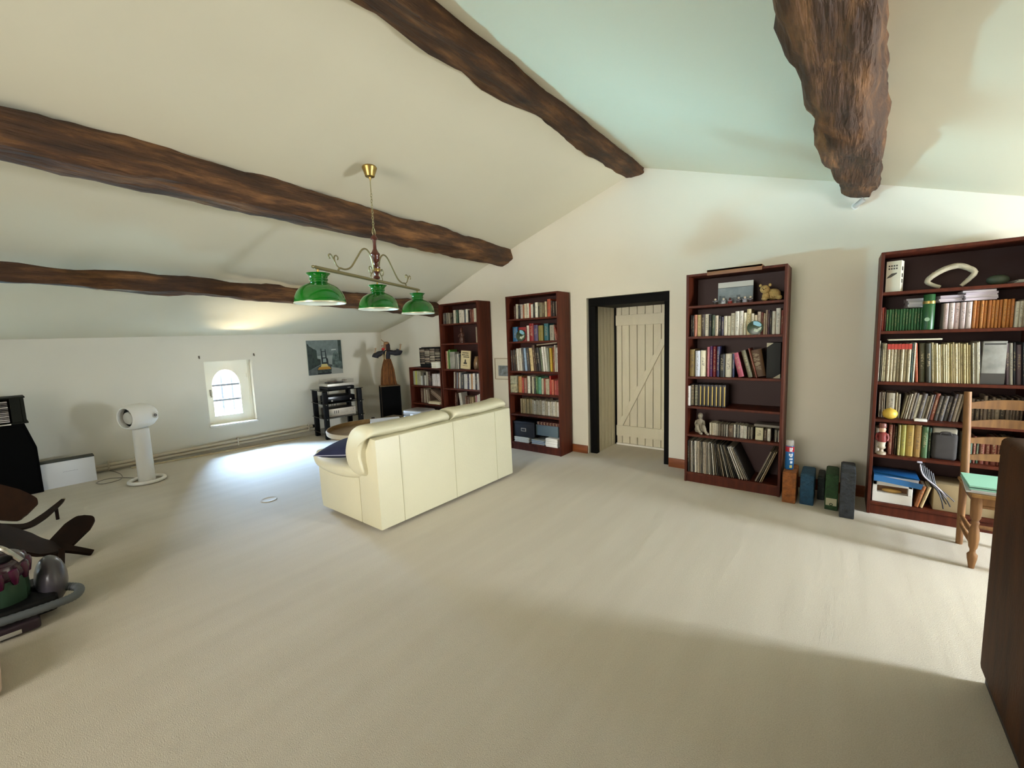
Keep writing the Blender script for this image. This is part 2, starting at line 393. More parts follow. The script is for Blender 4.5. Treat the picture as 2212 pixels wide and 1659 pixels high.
# hooks above the window
for s_, z, lab in ((2.753, 1.366, 'small iron hook in wall above window, nearer the fan'), (2.083, 1.37, 'small iron hook in wall above window, nearer the taxi picture')):
    b = B(); p = smoothpath([(0, .0, .012), (0, .012, .012), (0, .03, -.002), (0, .034, -.02), (0, .04, .0)], 4); b.tube(p, .004, 6); b.box((-.008, -.001, -.016), (.008, .006, .02), .002)
    o = b.build('wall_hook', mat('hook_iron', '6a6258', .5, metal=.5)); tag(o, lab, 'hook', 'wall hooks'); o.location = onwall(s_, 0, z); o.rotation_euler = (0, 0, -PI/2-ANG)
# heating pipes at the foot of the window wall
pr = thing('heating_pipe', 'pair of beige heating pipes running along foot of the window wall', 'pipe', onwall(2.6, .05, 0))
pr.rotation_euler = (0, 0, -PI/2-ANG)
for (za, zb, r) in ((.055, .150, .021), (.02, .095, .022)):
    b = B(); b.tube([(2.2, 0, za), (-1.25, 0, zb)], r, 10); b.build('pipe', mat('pipe_paint', 'c9bda6', .5), pr)
for x in (-1.19, -.19, 1.2):
    zc = .1+(-x)*.025
    b = B(); b.box((x-.009, -.05, zc-.055), (x+.009, .024, zc+.055), .003); b.build('bracket', MATS['pipe_paint'], pr)
b = B(); b.tube([(-1.25, 0, .15), (-1.29, 0, .15)], .026, 10); b.build('end_cap', M_BLACK, pr)
b = B(); b.box((-1.0, -.012, 0), (1.0, .012, .02), .003)
o = b.build('wood_strip', mat('pale_strip', 'cbbd9c', .6)); tag(o, 'loose pale wooden strip lying on carpet beside the pipes', 'wood strip'); o.location = onwall(2.6, .15, 0.001); o.rotation_euler = (0, 0, -PI/2-ANG-.02)

# ------------------------------------------------------------------ roof beams
def beam(name, label, st, seed, amp=.018, n=22, y0=-3.0, y1=WY+.1):
    # st: stations (y, x, z, half width, half height, tilt)
    b = B(); rings = []; N = 110
    for i in range(N):
        y = y0+(y1-y0)*i/(N-1)
        k = 0
        while k < len(st)-2 and y > st[k+1][0]: k += 1
        a, c = st[k], st[k+1]; t = max(-1.2, min(1.15, (y-a[0])/(c[0]-a[0])))
        x, z, w_, h_, tl = [a[j]+(c[j]-a[j])*t for j in range(1, 6)]
        x += .022*noise.noise((y*.7, seed, 0)); z += .018*noise.noise((y*.8, seed, 5))
        w_ *= 1+.10*noise.noise((y*1.1, seed, 9)); h_ *= 1+.12*noise.noise((y*1.2, seed, 13))
        ring = []
        for k2 in range(n):
            th = 2*PI*k2/n; cc, ss = math.cos(th), math.sin(th)
            e = .55
            px0 = w_*math.copysign(abs(cc)**e, cc); pz0 = h_*math.copysign(abs(ss)**e, ss)
            d = 1+amp/w_*(noise.noise((y*2.6, cc*1.3+seed, ss*1.3))*1.6+noise.noise((y*8, cc*3+seed, ss*3))*.6+noise.noise((y*20, cc*6, ss*6+seed))*.3)
            px0 *= d; pz0 *= d
            ring.append((x+px0*math.cos(tl)-pz0*math.sin(tl), y, z+px0*math.sin(tl)+pz0*math.cos(tl)))
        rings.append(ring)
    b.loft(rings); o = b.build(name, MATS['beam'], smooth=50); return tag(o, label, 'beam', 'rough oak roof beams')
beam('roof_beam', 'rough oak ridge beam running up to the top of the gable', [(1.2, -1.878, 3.265, .13, .11, .05), (4.62, -1.872, 3.265, .125, .075, .05)], 3.1)
beam('roof_beam', 'rough oak purlin just behind the green shaded lamp', [(.1, -3.52, 2.645, .125, .125, .25), (3., -3.60, 2.60, .12, .115, .28), (4.62, -3.72, 2.60, .125, .11, .3)], 8.7)
beam('roof_beam', 'lowest oak purlin above the small window, bowed', [(.1, -5.05, 2.105, .07, .068, .2), (1.7, -5.06, 2.09, .08, .08, .2), (4.62, -5.18, 1.985, .10, .10, .2)], 15.2)
beam('roof_beam', 'thick gnarled oak purlin ending above the door side bookcase', [(1.9, -.065, 2.615, .142, .15, -.2), (3.4, .005, 2.61, .135, .135, -.2), (4.62, .068, 2.64, .118, .085, -.2)], 21.4, amp=.022)

# ------------------------------------------------------------------ wall things
sp = thing('wall_spotlight', 'tiny white spotlight fixed to gable wall under the gnarled beam', 'spotlight', (.036, WY, 2.474))
b = B(); b.cyl((0, 0, 0), (0, -.012, 0), .028, n=16); b.build('rose', M_WHITEP, sp)
b = B(); b.cyl((-.01, -.03, -.012), (.05, -.06, .03), .017, .021, n=14); b.build('spot_head', mat('spot_grey', 'b8b4ac', .4), sp)
b = B(); b.box((-.006, -.045, -.012), (.006, -.005, .004), .002); b.build('arm', M_WHITEP, sp)
sw = thing('light_switch', 'small white light switch on wall between door and bookcase', 'switch', (-1.285, WY, 1.19))
b = B(); b.box((-.022, -.009, -.04), (.022, 0, .04), .004); b.build('plate', mat('switch_white', 'ddd8c8', .4), sw)
b = B(); b.box((-.01, -.014, -.015), (.01, -.009, .015), .002); b.build('rocker', MATS['switch_white'], sw)

# framed picture between the tall bookcases
fp = thing('framed_picture', 'small framed landscape print hanging between two tall bookcases', 'picture', (-3.78, WY-.012, .897))
wd, ht = .37, .305
for a in (((-wd/2, -.008, 0), (wd/2, .01, .008)), ((-wd/2, -.008, ht-.008), (wd/2, .01, ht)), ((-wd/2, -.008, 0), (-wd/2+.008, .01, ht)), ((wd/2-.008, -.008, 0), (wd/2, .01, ht))):
    b = B(); b.box(*a, .001); b.build('frame_bar', mat('thin_frame', '8a7c58', .4), fp)
b = B(); b.box((-wd/2+.006, -.001, .006), (wd/2-.006, .006, ht-.006)); b.build('mount', mat('mount_card', 'd6d0bc', .8), fp)
b = B(); b.box((-.12, -.004, .05), (.12, -.001, .20)); b.build('print', mat('landscape_print', '8a949a', .7, color2='4f5048', vscale=16), fp)

# taxi picture on the window wall
tp = thing('canvas_picture', 'grey city street canvas with a yellow taxi on the window wall', 'picture', onwall(1.043, .003, .985))
tp.rotation_euler = (0, 0, -PI/2-ANG)
cw, ch = .56, .57
b = B(); b.box((-cw/2, 0, 0), (cw/2, .022, ch), .002); b.build('canvas', mat('canvas_grey', '9aa39c', .75, color2='7f8a84', vscale=3), tp)
def flat(name, poly, y, hexc, par, var=0, **k):
    b = B(); b.prism([(-(u-.5)*cw, v*ch) for u, v in poly], y, y+.0015); return b.build(name, mat('print_'+hexc, hexc, .75, color2=k.get('c2'), vscale=22), par, smooth=0)
flat('sky', [(.0, .55), (1, .55), (1, 1), (0, 1)], .022, '77827e', tp, c2='68736f')
flat('street', [(0, 0), (1, 0), (1, .16), (.6, .3), (.4, .3), (0, .14)], .022, '5a605c', tp, c2='3e4442')
flat('road_edge', [(.62, .0), (1, .0), (1, .13), (.66, .22)], .0235, '9a9c94', tp)
flat('building', [(0, .14), (.36, .3), (.36, .45), (.27, .48), (.25, .72), (.17, .76), (.12, .8), (.06, .84), (.03, .9), (0, .92)], .0235, '1c2622', tp, c2='35403a')
flat('building', [(.17, .3), (.26, .3), (.26, .7), (.215, .75), (.17, .72)], .025, '2c3a34', tp)
flat('building', [(.9, .12), (1, .12), (1, 1), (.9, 1)], .0235, '2e3a30', tp, c2='42504a')
flat('building', [(.68, .2), (.98, .14), (.98, .34), (.9, .42), (.88, .6), (.8, .68), (.74, .6), (.70, .42)], .025, '3a4844', tp, c2='6a7a74')
flat('tower', [(.38, .3), (.58, .3), (.57, .46), (.54, .48), (.52, .74), (.5, .74), (.5, .50), (.42, .50), (.40, .76), (.38, .76), (.38, .5)], .025, '20282a', tp)
flat('tower_beam', [(.39, .66), (.51, .67), (.51, .69), (.39, .68)], .0265, '20282a', tp)
flat('sky_gap', [(.42, .36), (.52, .36), (.51, .47), (.43, .47)], .0265, '8e9a94', tp)
flat('sign', [(.69, .70), (.83, .71), (.83, .735), (.69, .725)], .025, 'c8cec8', tp)
flat('taxi_body', [(.26, .03), (.64, .03), (.66, .16), (.62, .24), (.28, .24), (.24, .16)], .0265, '4e5a52', tp, c2='2a302c')
flat('taxi_bonnet', [(.25, .15), (.65, .15), (.60, .225), (.30, .225)], .028, 'b8862e', tp)
flat('taxi_roof', [(.34, .225), (.57, .225), (.53, .31), (.38, .31)], .028, 'c9b878', tp)
flat('bumper', [(.25, .02), (.65, .02), (.65, .05), (.25, .05)], .028, '14181a', tp)

# ------------------------------------------------------------------ billiard lamp
LZ = 1.75
lamp = thing('billiard_lamp', 'brass bar pendant lamp with three green glass shades', 'lamp', (-2.985, 2.06, LZ), math.radians(113.6))
M_GREEN = mat('green_glass', '065c10', .14, spec=.6, coat=.6, var=.25, vscale=3)
M_OLDBR = mat('dull_brass', '8f8560', .45, metal=.7)
M_TURN = mat('turned_wood', '4a1c0e', .3, coat=.4)
b = B(); b.lathe([(.0, 1.115), (.052, 1.112), (.058, 1.10), (.052, 1.085), (.04, 1.05), (.036, 1.035), (.012, 1.028), (.006, 1.01), (0, 1.0)], 20); b.build('canopy', M_BRASS, lamp)
b = B(); b.cyl((0, 0, .93), (0, 0, 1.02), .004, n=6)
nl = 15
for i in range(nl):
    z = .93-.015-i*.0215; t = [(.0075*math.cos(a), 0, z+.0145*math.sin(a)) for a in [2*PI*k/10 for k in range(10)]]
    if i % 2: t = [(0, x, zz) for x, _, zz in t]
    b.tube(t, .0022, 5, loop=True)
b.build('chain', M_OLDBR, lamp)
b = B(); b.tube([(.022*math.sin(a), 0, .612-.03*math.cos(a)) for a in [2*PI*k/14 for k in range(14)]], .003, 6, loop=True); b.build('hanging_loop', M_OLDBR, lamp)
b = B(); b.lathe([(0, .59), (.012, .588), (.02, .575), (.028, .563), (.028, .555), (.015, .55), (.012, .52), (.014, .48), (.026, .455), (.035, .445), (.038, .435), (.033, .425), (.034, .41), (.03, .39), (.016, .375), (.012, .372), (.02, .365), (.016, .355), (.024, .345), (.033, .335), (.03, .32), (.0, .32)], 20); b.build('turned_stem', M_TURN, lamp)
b = B(); b.lathe([(0, .325), (.031, .325), (.033, .318), (.031, .302), (0, .302)], 20); b.build('brass_collar', M_BRASS, lamp)
b = B(); b.lathe([(0, .305), (.03, .303), (.018, .29), (.014, .27), (.024, .262), (.027, .252), (.022, .245), (0, .24)], 20); b.build('finial', M_TURN, lamp)
b = B(); b.tube([(-.71, 0, .23), (.71, 0, .23)], .0125, 12)
for s_ in (-1, 1): b.lathe([(.0125, 0), (.006, .006), (.011, .018), (.009, .03), (0, .038)], 10, (s_*.71, 0, .23), (s_, 0, 0))
b.build('bar', M_OLDBR, lamp)
def spiral(c, r, a0, turns, sgn=1, n=14):
    return [(c[0]+sgn*r*(1-k/n*.65)*math.cos(a0+turns*2*PI*k/n), 0, c[1]+r*(1-k/n*.65)*math.sin(a0+turns*2*PI*k/n)) for k in range(n+1)]
for s_ in (-1, 1):
    b = B()
    b.tube(smoothpath([(s_*x, 0, z) for x, z in ((.035, .30), (.045, .36), (.07, .42), (.12, .455), (.18, .44), (.25, .37), (.33, .29), (.40, .262), (.46, .262), (.48, .245))], 5), .0065, 8)
    b.tube(smoothpath([(s_*x, 0, z) for x, z in ((.47, .262), (.50, .28), (.515, .31), (.51, .335), (.49, .342), (.475, .33), (.48, .315))], 4), .005, 7)
    b.tube(smoothpath([(s_*x, 0, z) for x, z in ((.505, .29), (.53, .32), (.55, .34), (.57, .335), (.572, .318), (.56, .312))], 4), .005, 7)
    b.tube(smoothpath([(s_*x, 0, z) for x, z in ((.04, .31), (.06, .285), (.085, .28), (.10, .30), (.095, .325), (.078, .33), (.072, .315))], 4), .005, 7)
    b.tube(smoothpath([(s_*x, 0, z) for x, z in ((.055, .29), (.075, .27), (.085, .25), (.075, .235), (.06, .24))], 4), .004, 7)
    b.build('scroll_arm', M_OLDBR, lamp)
for x in (-.69, 0, .69):
    b = B(); b.cyl((x, 0, .185), (x, 0, .225), .007, n=8); b.build('shade_stem', M_BRASS, lamp)
    b = B(); pf = [(.156, .008), (.156, .02), (.151, .045), (.138, .075), (.116, .102), (.088, .12), (.060, .131), (.053, .138), (.052, .146), (.058, .151), (.058, .156), (.053, .162), (.056, .174), (.068, .187), (.074, .193), (.070, .194), (.05, .172)]
    b.lathe(pf, 36, (x, 0, 0)); sh = b.build('shade', M_GREEN, lamp)
    b = B(); b.lathe([(.156, -.001), (.159, .0), (.159, .006), (.156, .008)], 36, (x, 0, 0)); b.build('rim', mat('shade_rim', 'cfc7a6', .3, metal=.4), sh)
    b = B(); b.lathe([(.154, .0), (.147, .042), (.134, .071), (.112, .098), (.086, .115), (.05, .13), (.0, .135)], 36, (x, 0, 0)); b.build('inner_glass', mat('opal', 'dfe6d8', .5), sh)
    b = B(); b.lathe([(0, .04), (.018, .045), (.028, .065), (.02, .09), (.013, .105), (.013, .13)], 14, (x, 0, 0)); b.build('bulb', M_WHITEP, sh)

# ------------------------------------------------------------------ sofa (its back to the viewer)
SY0, SY1, SXB = 1.79, 3.44, -2.75
sofa = thing('sofa', 'cream leather two seat sofa seen from behind', 'sofa', (-3.2, 2.615, 0))
def sx(d): return SXB-d+3.2
hl = (SY1-SY0)/2
b = B(); b.prism([(sx(0), .03), (sx(0.012), .745), (sx(.085), .755), (sx(.27), .45), (sx(.27), .03)], -hl, hl, axis='y', bev=.012); so = b.build('back_frame', M_LEATHER, sofa)
for y in (2.012, 2.602, 3.186):
    b = B(); b.tube([(sx(-.0005), y-2.615, .035), (sx(.011), y-2.615, .74)], .0022, 6); b.build('seam', mat('seam', 'a39c78', .6), so)
for s_ in (-1, 1):
    y0 = s_*hl; y1 = s_*(hl-.2)
    b = B(); b.prism([(sx(.272), .03), (sx(.90), .03), (sx(.915), .12), (sx(.92), .42), (sx(.272), .42)], min(y0, y1), max(y0, y1), axis='y', bev=.012); sd = b.build('arm_panel', M_LEATHER, sofa)
    b = B(); rings = []
    for i in range(25):
        t = i/24; d = .18+t*.86; e = math.sin(PI*min(1, max(0, t)))**.18 if 0 < t < 1 else .25
        zc = .455-.02*math.sin(PI*t)+(.03 if t > .85 else 0)*(t-.85)/.15; ring = []
        for k in range(20):
            a = 2*PI*k/20
            pr_ = .158*math.copysign(abs(math.cos(a))**.75, math.cos(a))*e; pz = .075*math.copysign(abs(math.sin(a))**.8, math.sin(a))*e
            wr = .006*noise.noise((d*30, a*2, s_*3.)) if t > .7 else .002*noise.noise((d*12, a, s_))
            ring.append((sx(d), s_*(hl-.11)+pr_*(1+wr*4), zc+pz+wr))
        rings.append(ring)
    b.loft(rings); b.build('arm_pad', M_LEATHER, sofa, smooth=80)
b = B(); b.box((sx(.86), -hl+.2, .03), (sx(.25), hl-.2, .30), .03); b.build('base', M_LEATHER, sofa)
for s_ in (-1, 1):
    a0, a1 = sorted((s_*.01, s_*(hl-.21)))
    b = B(); b.box((sx(.93), a0, .30), (sx(.3), a1, .45), .06, 4); b.build('seat_cushion', M_LEATHER, sofa, smooth=60)
def backcushion(a0, a1, seed):
    b = B(); rings = []
    prof_ = [(.12, .43), (.30, .43), (.385, .50), (.40, .60), (.37, .72), (.30, .81), (.20, .858), (.09, .86), (.02, .838), (.0, .805), (.03, .775), (.10, .762), (.13, .70), (.16, .6), (.13, .5)]
    N = 26
    c = Vector((.2, .65))
    for i in range(N):
        t = i/(N-1); y = a0+(a1-a0)*t; e = min(1, (min(t, 1-t)/.07))**.5*.16+.84 if 0 < t < 1 else .8
        ring = []
        for k, (d, z) in enumerate(prof_):
            v = c+(Vector((d, z))-c)*e
            nz = .008*noise.noise((y*9+seed, k*.8, 1))+(.018*noise.noise((y*22+seed, k*1.1, 2)) if min(t, 1-t) < .12 else 0)
            sag = -.012*math.sin(PI*t)
            ring.append((sx(v.x+nz), y, v.y+nz+(sag if z > .7 else 0)))
        rings.append(ring)
    b.loft(rings); o = b.build('back_cushion', M_LEATHER, sofa, smooth=80)
    md = o.modifiers.new('s', 'SUBSURF'); md.levels = 1; md.render_levels = 2
    return o
backcushion(-hl-.06, -.012, 1.3); backcushion(.0, hl-.03, 7.7)
for x_, y_ in ((.36, -.72), (-.40, -.72), (.36, .72), (-.40, .72)):
    b = B(); b.cyl((x_, y_, 0), (x_, y_, .05), .03, n=12); b.build('foot', M_BLACK, sofa)
# navy cushion on the near arm
b = B(); rings = []
N = 18
for j in range(N+1):
    v = j/N*2-1; ring = []
    for k in range(2*N):
        if k < N: u = k/N*2-1; sg = 1
        else: u = 1-(k-N)/N*2; sg = -1
        inside = max(0, (1-abs(u)**2.6)*(1-abs(v)**2.6))
        ring.append((u*.21*(1-.06*(1-v*v)), v*.2*(1-.06*(1-u*u)), sg*.062*inside**.55))
    rings.append(ring)
b.loft(rings)
cu = b.build('cushion', mat('navy_cotton', '1d2346', .85, var=.25, vscale=5), smooth=70)
tag(cu, 'navy blue cushion with pale embroidery on the sofa arm', 'cushion'); cu.location = (-3.33, 1.90, .595); cu.rotation_euler = (.12, -.10, .25)
b = B(); pp_ = [(.21*math.cos(a)/max(abs(math.cos(a)), abs(math.sin(a)))*.98, .2*math.sin(a)/max(abs(math.cos(a)), abs(math.sin(a)))*.98, 0) for a in [2*PI*k/40 for k in range(40)]]
b.tube(pp_, .004, 6, loop=True); b.build('piping', mat('cushion_piping', '9a9ab0', .7), cu)
b = B()
for k in range(6):
    a = k*1.05; b.tube(smoothpath([(.08, -.10, .037), (.08+.02*math.cos(a), -.1+.018*math.sin(a), .040), (.08+.04*math.cos(a+.5), -.1+.03*math.sin(a+.5), .034)], 4), .003, 5)
b.build('embroidery', MATS['cushion_piping'], cu)

# ------------------------------------------------------------------ tray coffee table and papers
tb = thing('coffee_table', 'round tray coffee table with dark legs behind the sofa', 'table', (-4.38, 2.82, 0), .3)
b = B(); b.lathe([(0, .455), (.455, .455), (.475, .462), (.485, .485), (.49, .50), (.50, .50), (.505, .48), (.495, .44), (.46, .425), (0, .425)], 48); b.build('tray_top', mat('tray_wood', '8d6f42', .35, color2='6d4f2b', vscale=3, stretch=(8, 1, 1)), tb)
b = B(); b.lathe([(.496, .496), (.505, .50), (.512, .485), (.506, .45)], 48); b.build('rim', mat('tray_rim', 'b9ac93', .4), tb)
for k in range(4):
    a = k*PI/2+.4; c_, s_ = math.cos(a), math.sin(a)
    b = B(); b.tube([(.30*c_, .30*s_, .43), (.33*c_, .33*s_, .3), (.34*c_, .34*s_, .0)], [.03, .024, .018], 8); b.build('leg', M_TURN, tb)
for k in range(2):
    a = k*PI/2+.4; c_, s_ = math.cos(a), math.sin(a)
    b = B(); b.tube([(-.33*c_, -.33*s_, .2), (.33*c_, .33*s_, .2)], .012, 8); b.build('stretcher', M_TURN, tb)
def sheaf(name, label, cat, loc, rz, w_, d_, n, cols, th=.004, jitter=.02, tilt=0, group=None):
    t = thing(name, label, cat, loc, rz, group)
    z = 0
    for i in range(n):
        b = B(); r_ = random.uniform(-.05, .05) if n > 8 else random.uniform(-.1, .1); h = th*random.uniform(.7, 1.4)
        b.box((-w_/2, -d_/2, 0), (w_/2, d_/2, h), .0008, 1); o = b.build('sheet', paint(cols[i % len(cols)], .7), t, smooth=0)
        o.location = (random.uniform(-jitter, jitter), random.uniform(-jitter, jitter), z); o.rotation_euler = (0, 0, r_); z += h
    t.rotation_euler = (0, tilt, rz); return t
sheaf('magazine_stack', 'stack of white and green papers on the tray table', 'papers', (-4.25, 2.93, .456), 1.1, .34, .26, 7, ['e4e4e6', 'dcdde2', '5f9a72', 'e8e8e8', 'd8dade', '86b094'], .016)

# ------------------------------------------------------------------ hi-fi rack
RK = thing('hifi_rack', 'black hi-fi rack with smoked glass shelves by the window wall', 'rack', (-6.47, 3.56, 0), ANG*-1)
hx, hy = .215, .275
for x_, y_ in ((hx, -hy), (hx, hy), (-hx, -hy), (-hx, hy)):
    b = B(); b.box((x_-.03, y_-.036, 0), (x_+.03, y_+.036, .755), .012, 3); b.build('post', M_BLACK, RK)
M_SMOKE = mat('smoked_glass', '20241f', .08, spec=.6, trans=.35)
for z in (.757, .555, .325, .09):
    b = B(); b.box((-hx-.04, -hy-.05, z), (hx+.045, hy+.05, z+.01), .002, 1); b.build('glass_shelf', M_SMOKE, RK)
    if z < .7:
        for x_, y_ in ((hx, -hy), (hx, hy), (-hx, -hy), (-hx, hy)):
            b = B(); b.cyl((x_-.045, y_, z-.008), (x_+.045, y_, z-.008), .006, n=8); b.build('peg', M_SILVER, RK)
def onrack(name, label, cat, z): return thing(name, label, cat, (-6.47, 3.56, z), -ANG)
a1 = onrack('media_player', 'slim black player under the turntable', 'hi-fi unit', .768)
b = B(); b.box((-.16, -.215, 0), (.19, .215, .042), .004); b.build('casing', M_BLACK, a1)
b = B(); b.box((.1905, .10, .014), (.192, .15, .02)); b.build('badge', M_SILVER, a1)
tt = onrack('turntable', 'silver turntable under a clear dust cover', 'turntable', .811)
b = B(); b.box((-.17, -.215, .008), (.20, .215, .05), .004); b.build('plinth', mat('tt_silver', 'd2ccbe', .35, metal=.3), tt)
b = B(); b.lathe([(0, .052), (.14, .052), (.145, .058), (.145, .066), (.14, .068), (0, .068)], 32, (0, -.03, 0)); b.build('platter', mat('record_black', '140d0d', .3), tt)
b = B(); b.lathe([(0, .069), (.045, .069), (.045, .07), (0, .0705)], 24, (0, -.03, 0)); b.build('record_label', paint('7a2a1c'), tt)
b = B(); b.tube(smoothpath([(-.12, .165, .085), (.0, .17, .085), (.08, .14, .082), (.10, .10, .076)], 5), .005, 7); b.lathe([(0, .05), (.028, .05), (.028, .07), (.016, .09), (0, .09)], 16, (-.11, .165, 0)); b.build('tonearm', M_SILVER, tt)
b = B()
for lo, hi in (((-.165, -.21, .052), (.195, -.207, .115)), ((-.165, .207, .052), (.195, .21, .115)), ((.192, -.21, .052), (.195, .21, .115)), ((-.165, -.21, .052), (-.162, .21, .115)), ((-.165, -.21, .112), (.195, .21, .115))): b.box(lo, hi)
b.build('dust_cover', MATS['glass'], tt)
for y_ in (-.17, .17):
    b = B(); b.cyl((.14, y_, 0), (.14, y_, .01), .016, n=12); b.build('foot', M_BLACK, tt)
a2 = onrack('amplifier', 'black amplifier on the middle rack shelf', 'hi-fi unit', .566)
b = B(); b.box((-.15, -.215, .008), (.17, .215, .095), .004); b.build('casing', M_BLACK, a2)
b = B(); b.box((.17, -.215, .006), (.18, .215, .092), .003); b.build('fascia', mat('black_gloss', '08080a', .2), a2)
for y_ in (-.16, .14): 
    b = B(); b.cyl((.18, y_, .03), (.194, y_, .03), .012, n=12); b.build('knob', M_SILVER, a2)
for y_ in (-.17, .17):
    b = B(); b.cyl((.1, y_, 0), (.1, y_, .01), .018, n=12); b.build('foot', M_BLACK, a2)
a3 = onrack('amplifier', 'silver fronted amplifier on the lower rack shelf', 'hi-fi unit', .336)
b = B(); b.box((-.17, -.21, .006), (.17, .21, .125), .003); b.build('casing', mat('amp_brown', '3a2a22', .45), a3)
b = B(); b.box((.17, -.215, .004), (.182, .215, .128), .003); fa = b.build('fascia', mat('amp_silver', 'c4b8a4', .4, metal=.25), a3)
for y_ in (-.13, -.10, -.07): 
    b = B(); b.box((.182, y_-.004, .05), (.19, y_+.004, .098), .001); b.build('slider', mat('dark_grey', '4a4440', .5), fa)
for y_, z_, r_ in ((.13, .05, .012), (.16, .05, .012), (.19, .09, .014), (.19, .045, .012), (-.18, .03, .008)):
    b = B(); b.cyl((.182, y_, z_), (.196, y_, z_), r_, n=12); b.build('knob', M_SILVER, fa)
for z_ in (.05, .07, .09):
    b = B(); b.box((.1815, -.04, z_), (.1825, .09, z_+.003)); b.build('scale_line', MATS['dark_grey'], fa)
for k, (ya, yb, zt) in enumerate(((-.1, -.14, .75), (-.05, -.02, .75), (.02, .1, .55), (.06, .0, .55))):
    b = B(); b.tube(smoothpath([(-.19, ya, zt), (-.24, ya, zt-.12), (-.235, yb, zt-.2), (-.2, yb, zt-.3)], 5), .004, 6)
    o = b.build('signal_cable', M_BLACK); o.location = (-6.47, 3.56, 0); o.rotation_euler = (0, 0, -ANG)
    tag(o, 'thin black audio cable hanging behind the hi-fi rack', 'cable', 'cables behind the rack')

# ------------------------------------------------------------------ corner loudspeaker and doll
ls = thing('loudspeaker', 'black grille loudspeaker with wooden top carrying the dancer doll', 'loudspeaker', (-5.95, 4.21, 0), -.482)
b = B(); b.box((-.145, -.157, 0), (.13, .157, .77), .004); b.build('cabinet', mat('spk_wood', '8a6a44', .5, color2='6a4c2c', vscale=4, stretch=(1, 8, 1)), ls)
b = B(); b.box((.13, -.155, .01), (.145, .155, .765), .006); b.build('grille', M_BLACKF, ls)
b = B(); b.box((-.14, -.1585, .01), (.13, -.157, .76)); b.build('side_cloth', M_BLACKF, ls)
dl = thing('dancer_doll', 'puppet doll with straw skirt and raised arms standing on loudspeaker', 'doll', (-5.99, 4.23, .771), 0)
random.seed(11)
b = B(); rings = []
for z, r in ((0, .118), (.1, .112), (.25, .096), (.36, .07), (.43, .05)):
    rings.append([((r*(1+.10*math.sin(k*5.1)+.06*math.sin(k*2.3)))*math.cos(2*PI*k/40), (r*(1+.10*math.sin(k*5.1)+.06*math.sin(k*2.3)))*math.sin(2*PI*k/40), z+.01) for k in range(40)])
b.loft(rings); sk = b.build('skirt', mat('straw', '8a5420', .85, color2='4e2c10', vscale=14, stretch=(6, 6, .5), bump=.5, bscale=40), dl, smooth=0)
for k in range(26):
    a = 2*PI*k/26+random.uniform(-.1, .1); r0 = .05; r1 = .12*random.uniform(.93, 1.07)
    b = B(); b.tube(smoothpath([(r0*math.cos(a), r0*math.sin(a), .44), (.09*math.cos(a), .09*math.sin(a), .28), (r1*math.cos(a), r1*math.sin(a), .004)], 3), [.004]*6+[.009], 5); b.build('straw_strand', MATS['straw'], sk)
b = B(); b.lathe([(.045, .42), (.05, .44), (.062, .50), (.07, .545), (.055, .575), (.025, .59), (0, .592)], 18, sy=.8); b.build('bodice', mat('doll_black', '15131a', .7), dl)
for x_ in (-.03, .03):
    b = B(); b.tube(smoothpath([(x_*.7, -.05, .43), (x_, -.058, .5), (x_*1.1, -.035, .57)], 4), .009, 6); b.build('braid_trim', mat('gold_trim', 'b09868', .6), dl)
rv = Vector((.784, .62, 0))
for s_, pts in ((-1, [(.05, .55), (.12, .53), (.185, .50), (.20, .47)]), (1, [(.05, .55), (.13, .535), (.19, .54), (.215, .58)])):
    p3 = [tuple(rv*(s_*u)+Vector((0, 0, v))) for u, v in pts]
    b = B(); b.tube(smoothpath(p3, 4), [.04]*4+[.046]*4+[.054]*4+[.056], 12); b.build('sleeve', MATS['doll_black'], dl, smooth=70)
hz = [(-1, (.195, .50), (.20, .545), (.185, .60)), (1, (.21, .57), (.225, .60), (.235, .65))]
for s_, *pts in hz:
    p3 = [tuple(rv*(s_*u)+Vector((0, 0, v))) for u, v in pts]
    b = B(); b.tube(smoothpath(p3, 4), [.012]*4+[.01]*4+[.014], 8)
    e = Vector(p3[-1])
    for j in range(5):
        d_ = rv*((j-2)*.010)+Vector((0, 0, .035-.006*abs(j-2))); b.tube([e-d_*.1, e+d_*.6, e+d_*1.1+Vector((.004, 0, 0))], [.004, .0035, .002], 5)
    b.build('hand', mat('doll_skin', 'a98a66', .6), dl)
b = B(); b.cyl((0, 0, .58), (0, 0, .62), .018, n=10); b.ball((-.012, -.01, .655), (.038, .036, .05), 14); b.tube([(-.045, -.045, .66), (-.062, -.055, .652)], [.012, .004], 6); b.build('head', mat('doll_face', '8a5a34', .5), dl, smooth=80)
b = B(); b.ball((.012, .012, .655), (.042, .042, .06), 14); b.ball((.02, .016, .61), (.035, .035, .055), 12); b.build('hair', mat('doll_hair', '2a1712', .8), dl, smooth=80)
b = B(); b.lathe([(.04, .68), (.046, .70), (.04, .715), (.02, .725), (0, .727)], 16); b.tube(smoothpath([(-.02, -.02, .72), (-.05, -.04, .745), (-.06, -.05, .765)], 4), .005, 6); b.build('headdress', mat('doll_gold', '8a6030', .5), dl)
b = B(); b.lathe([(0, .575), (.02, .585), (.032, .60), (.02, .625), (0, .63)], 10, (-.045, -.035, 0)); b.build('red_scarf', paint('b02018', .7), dl)
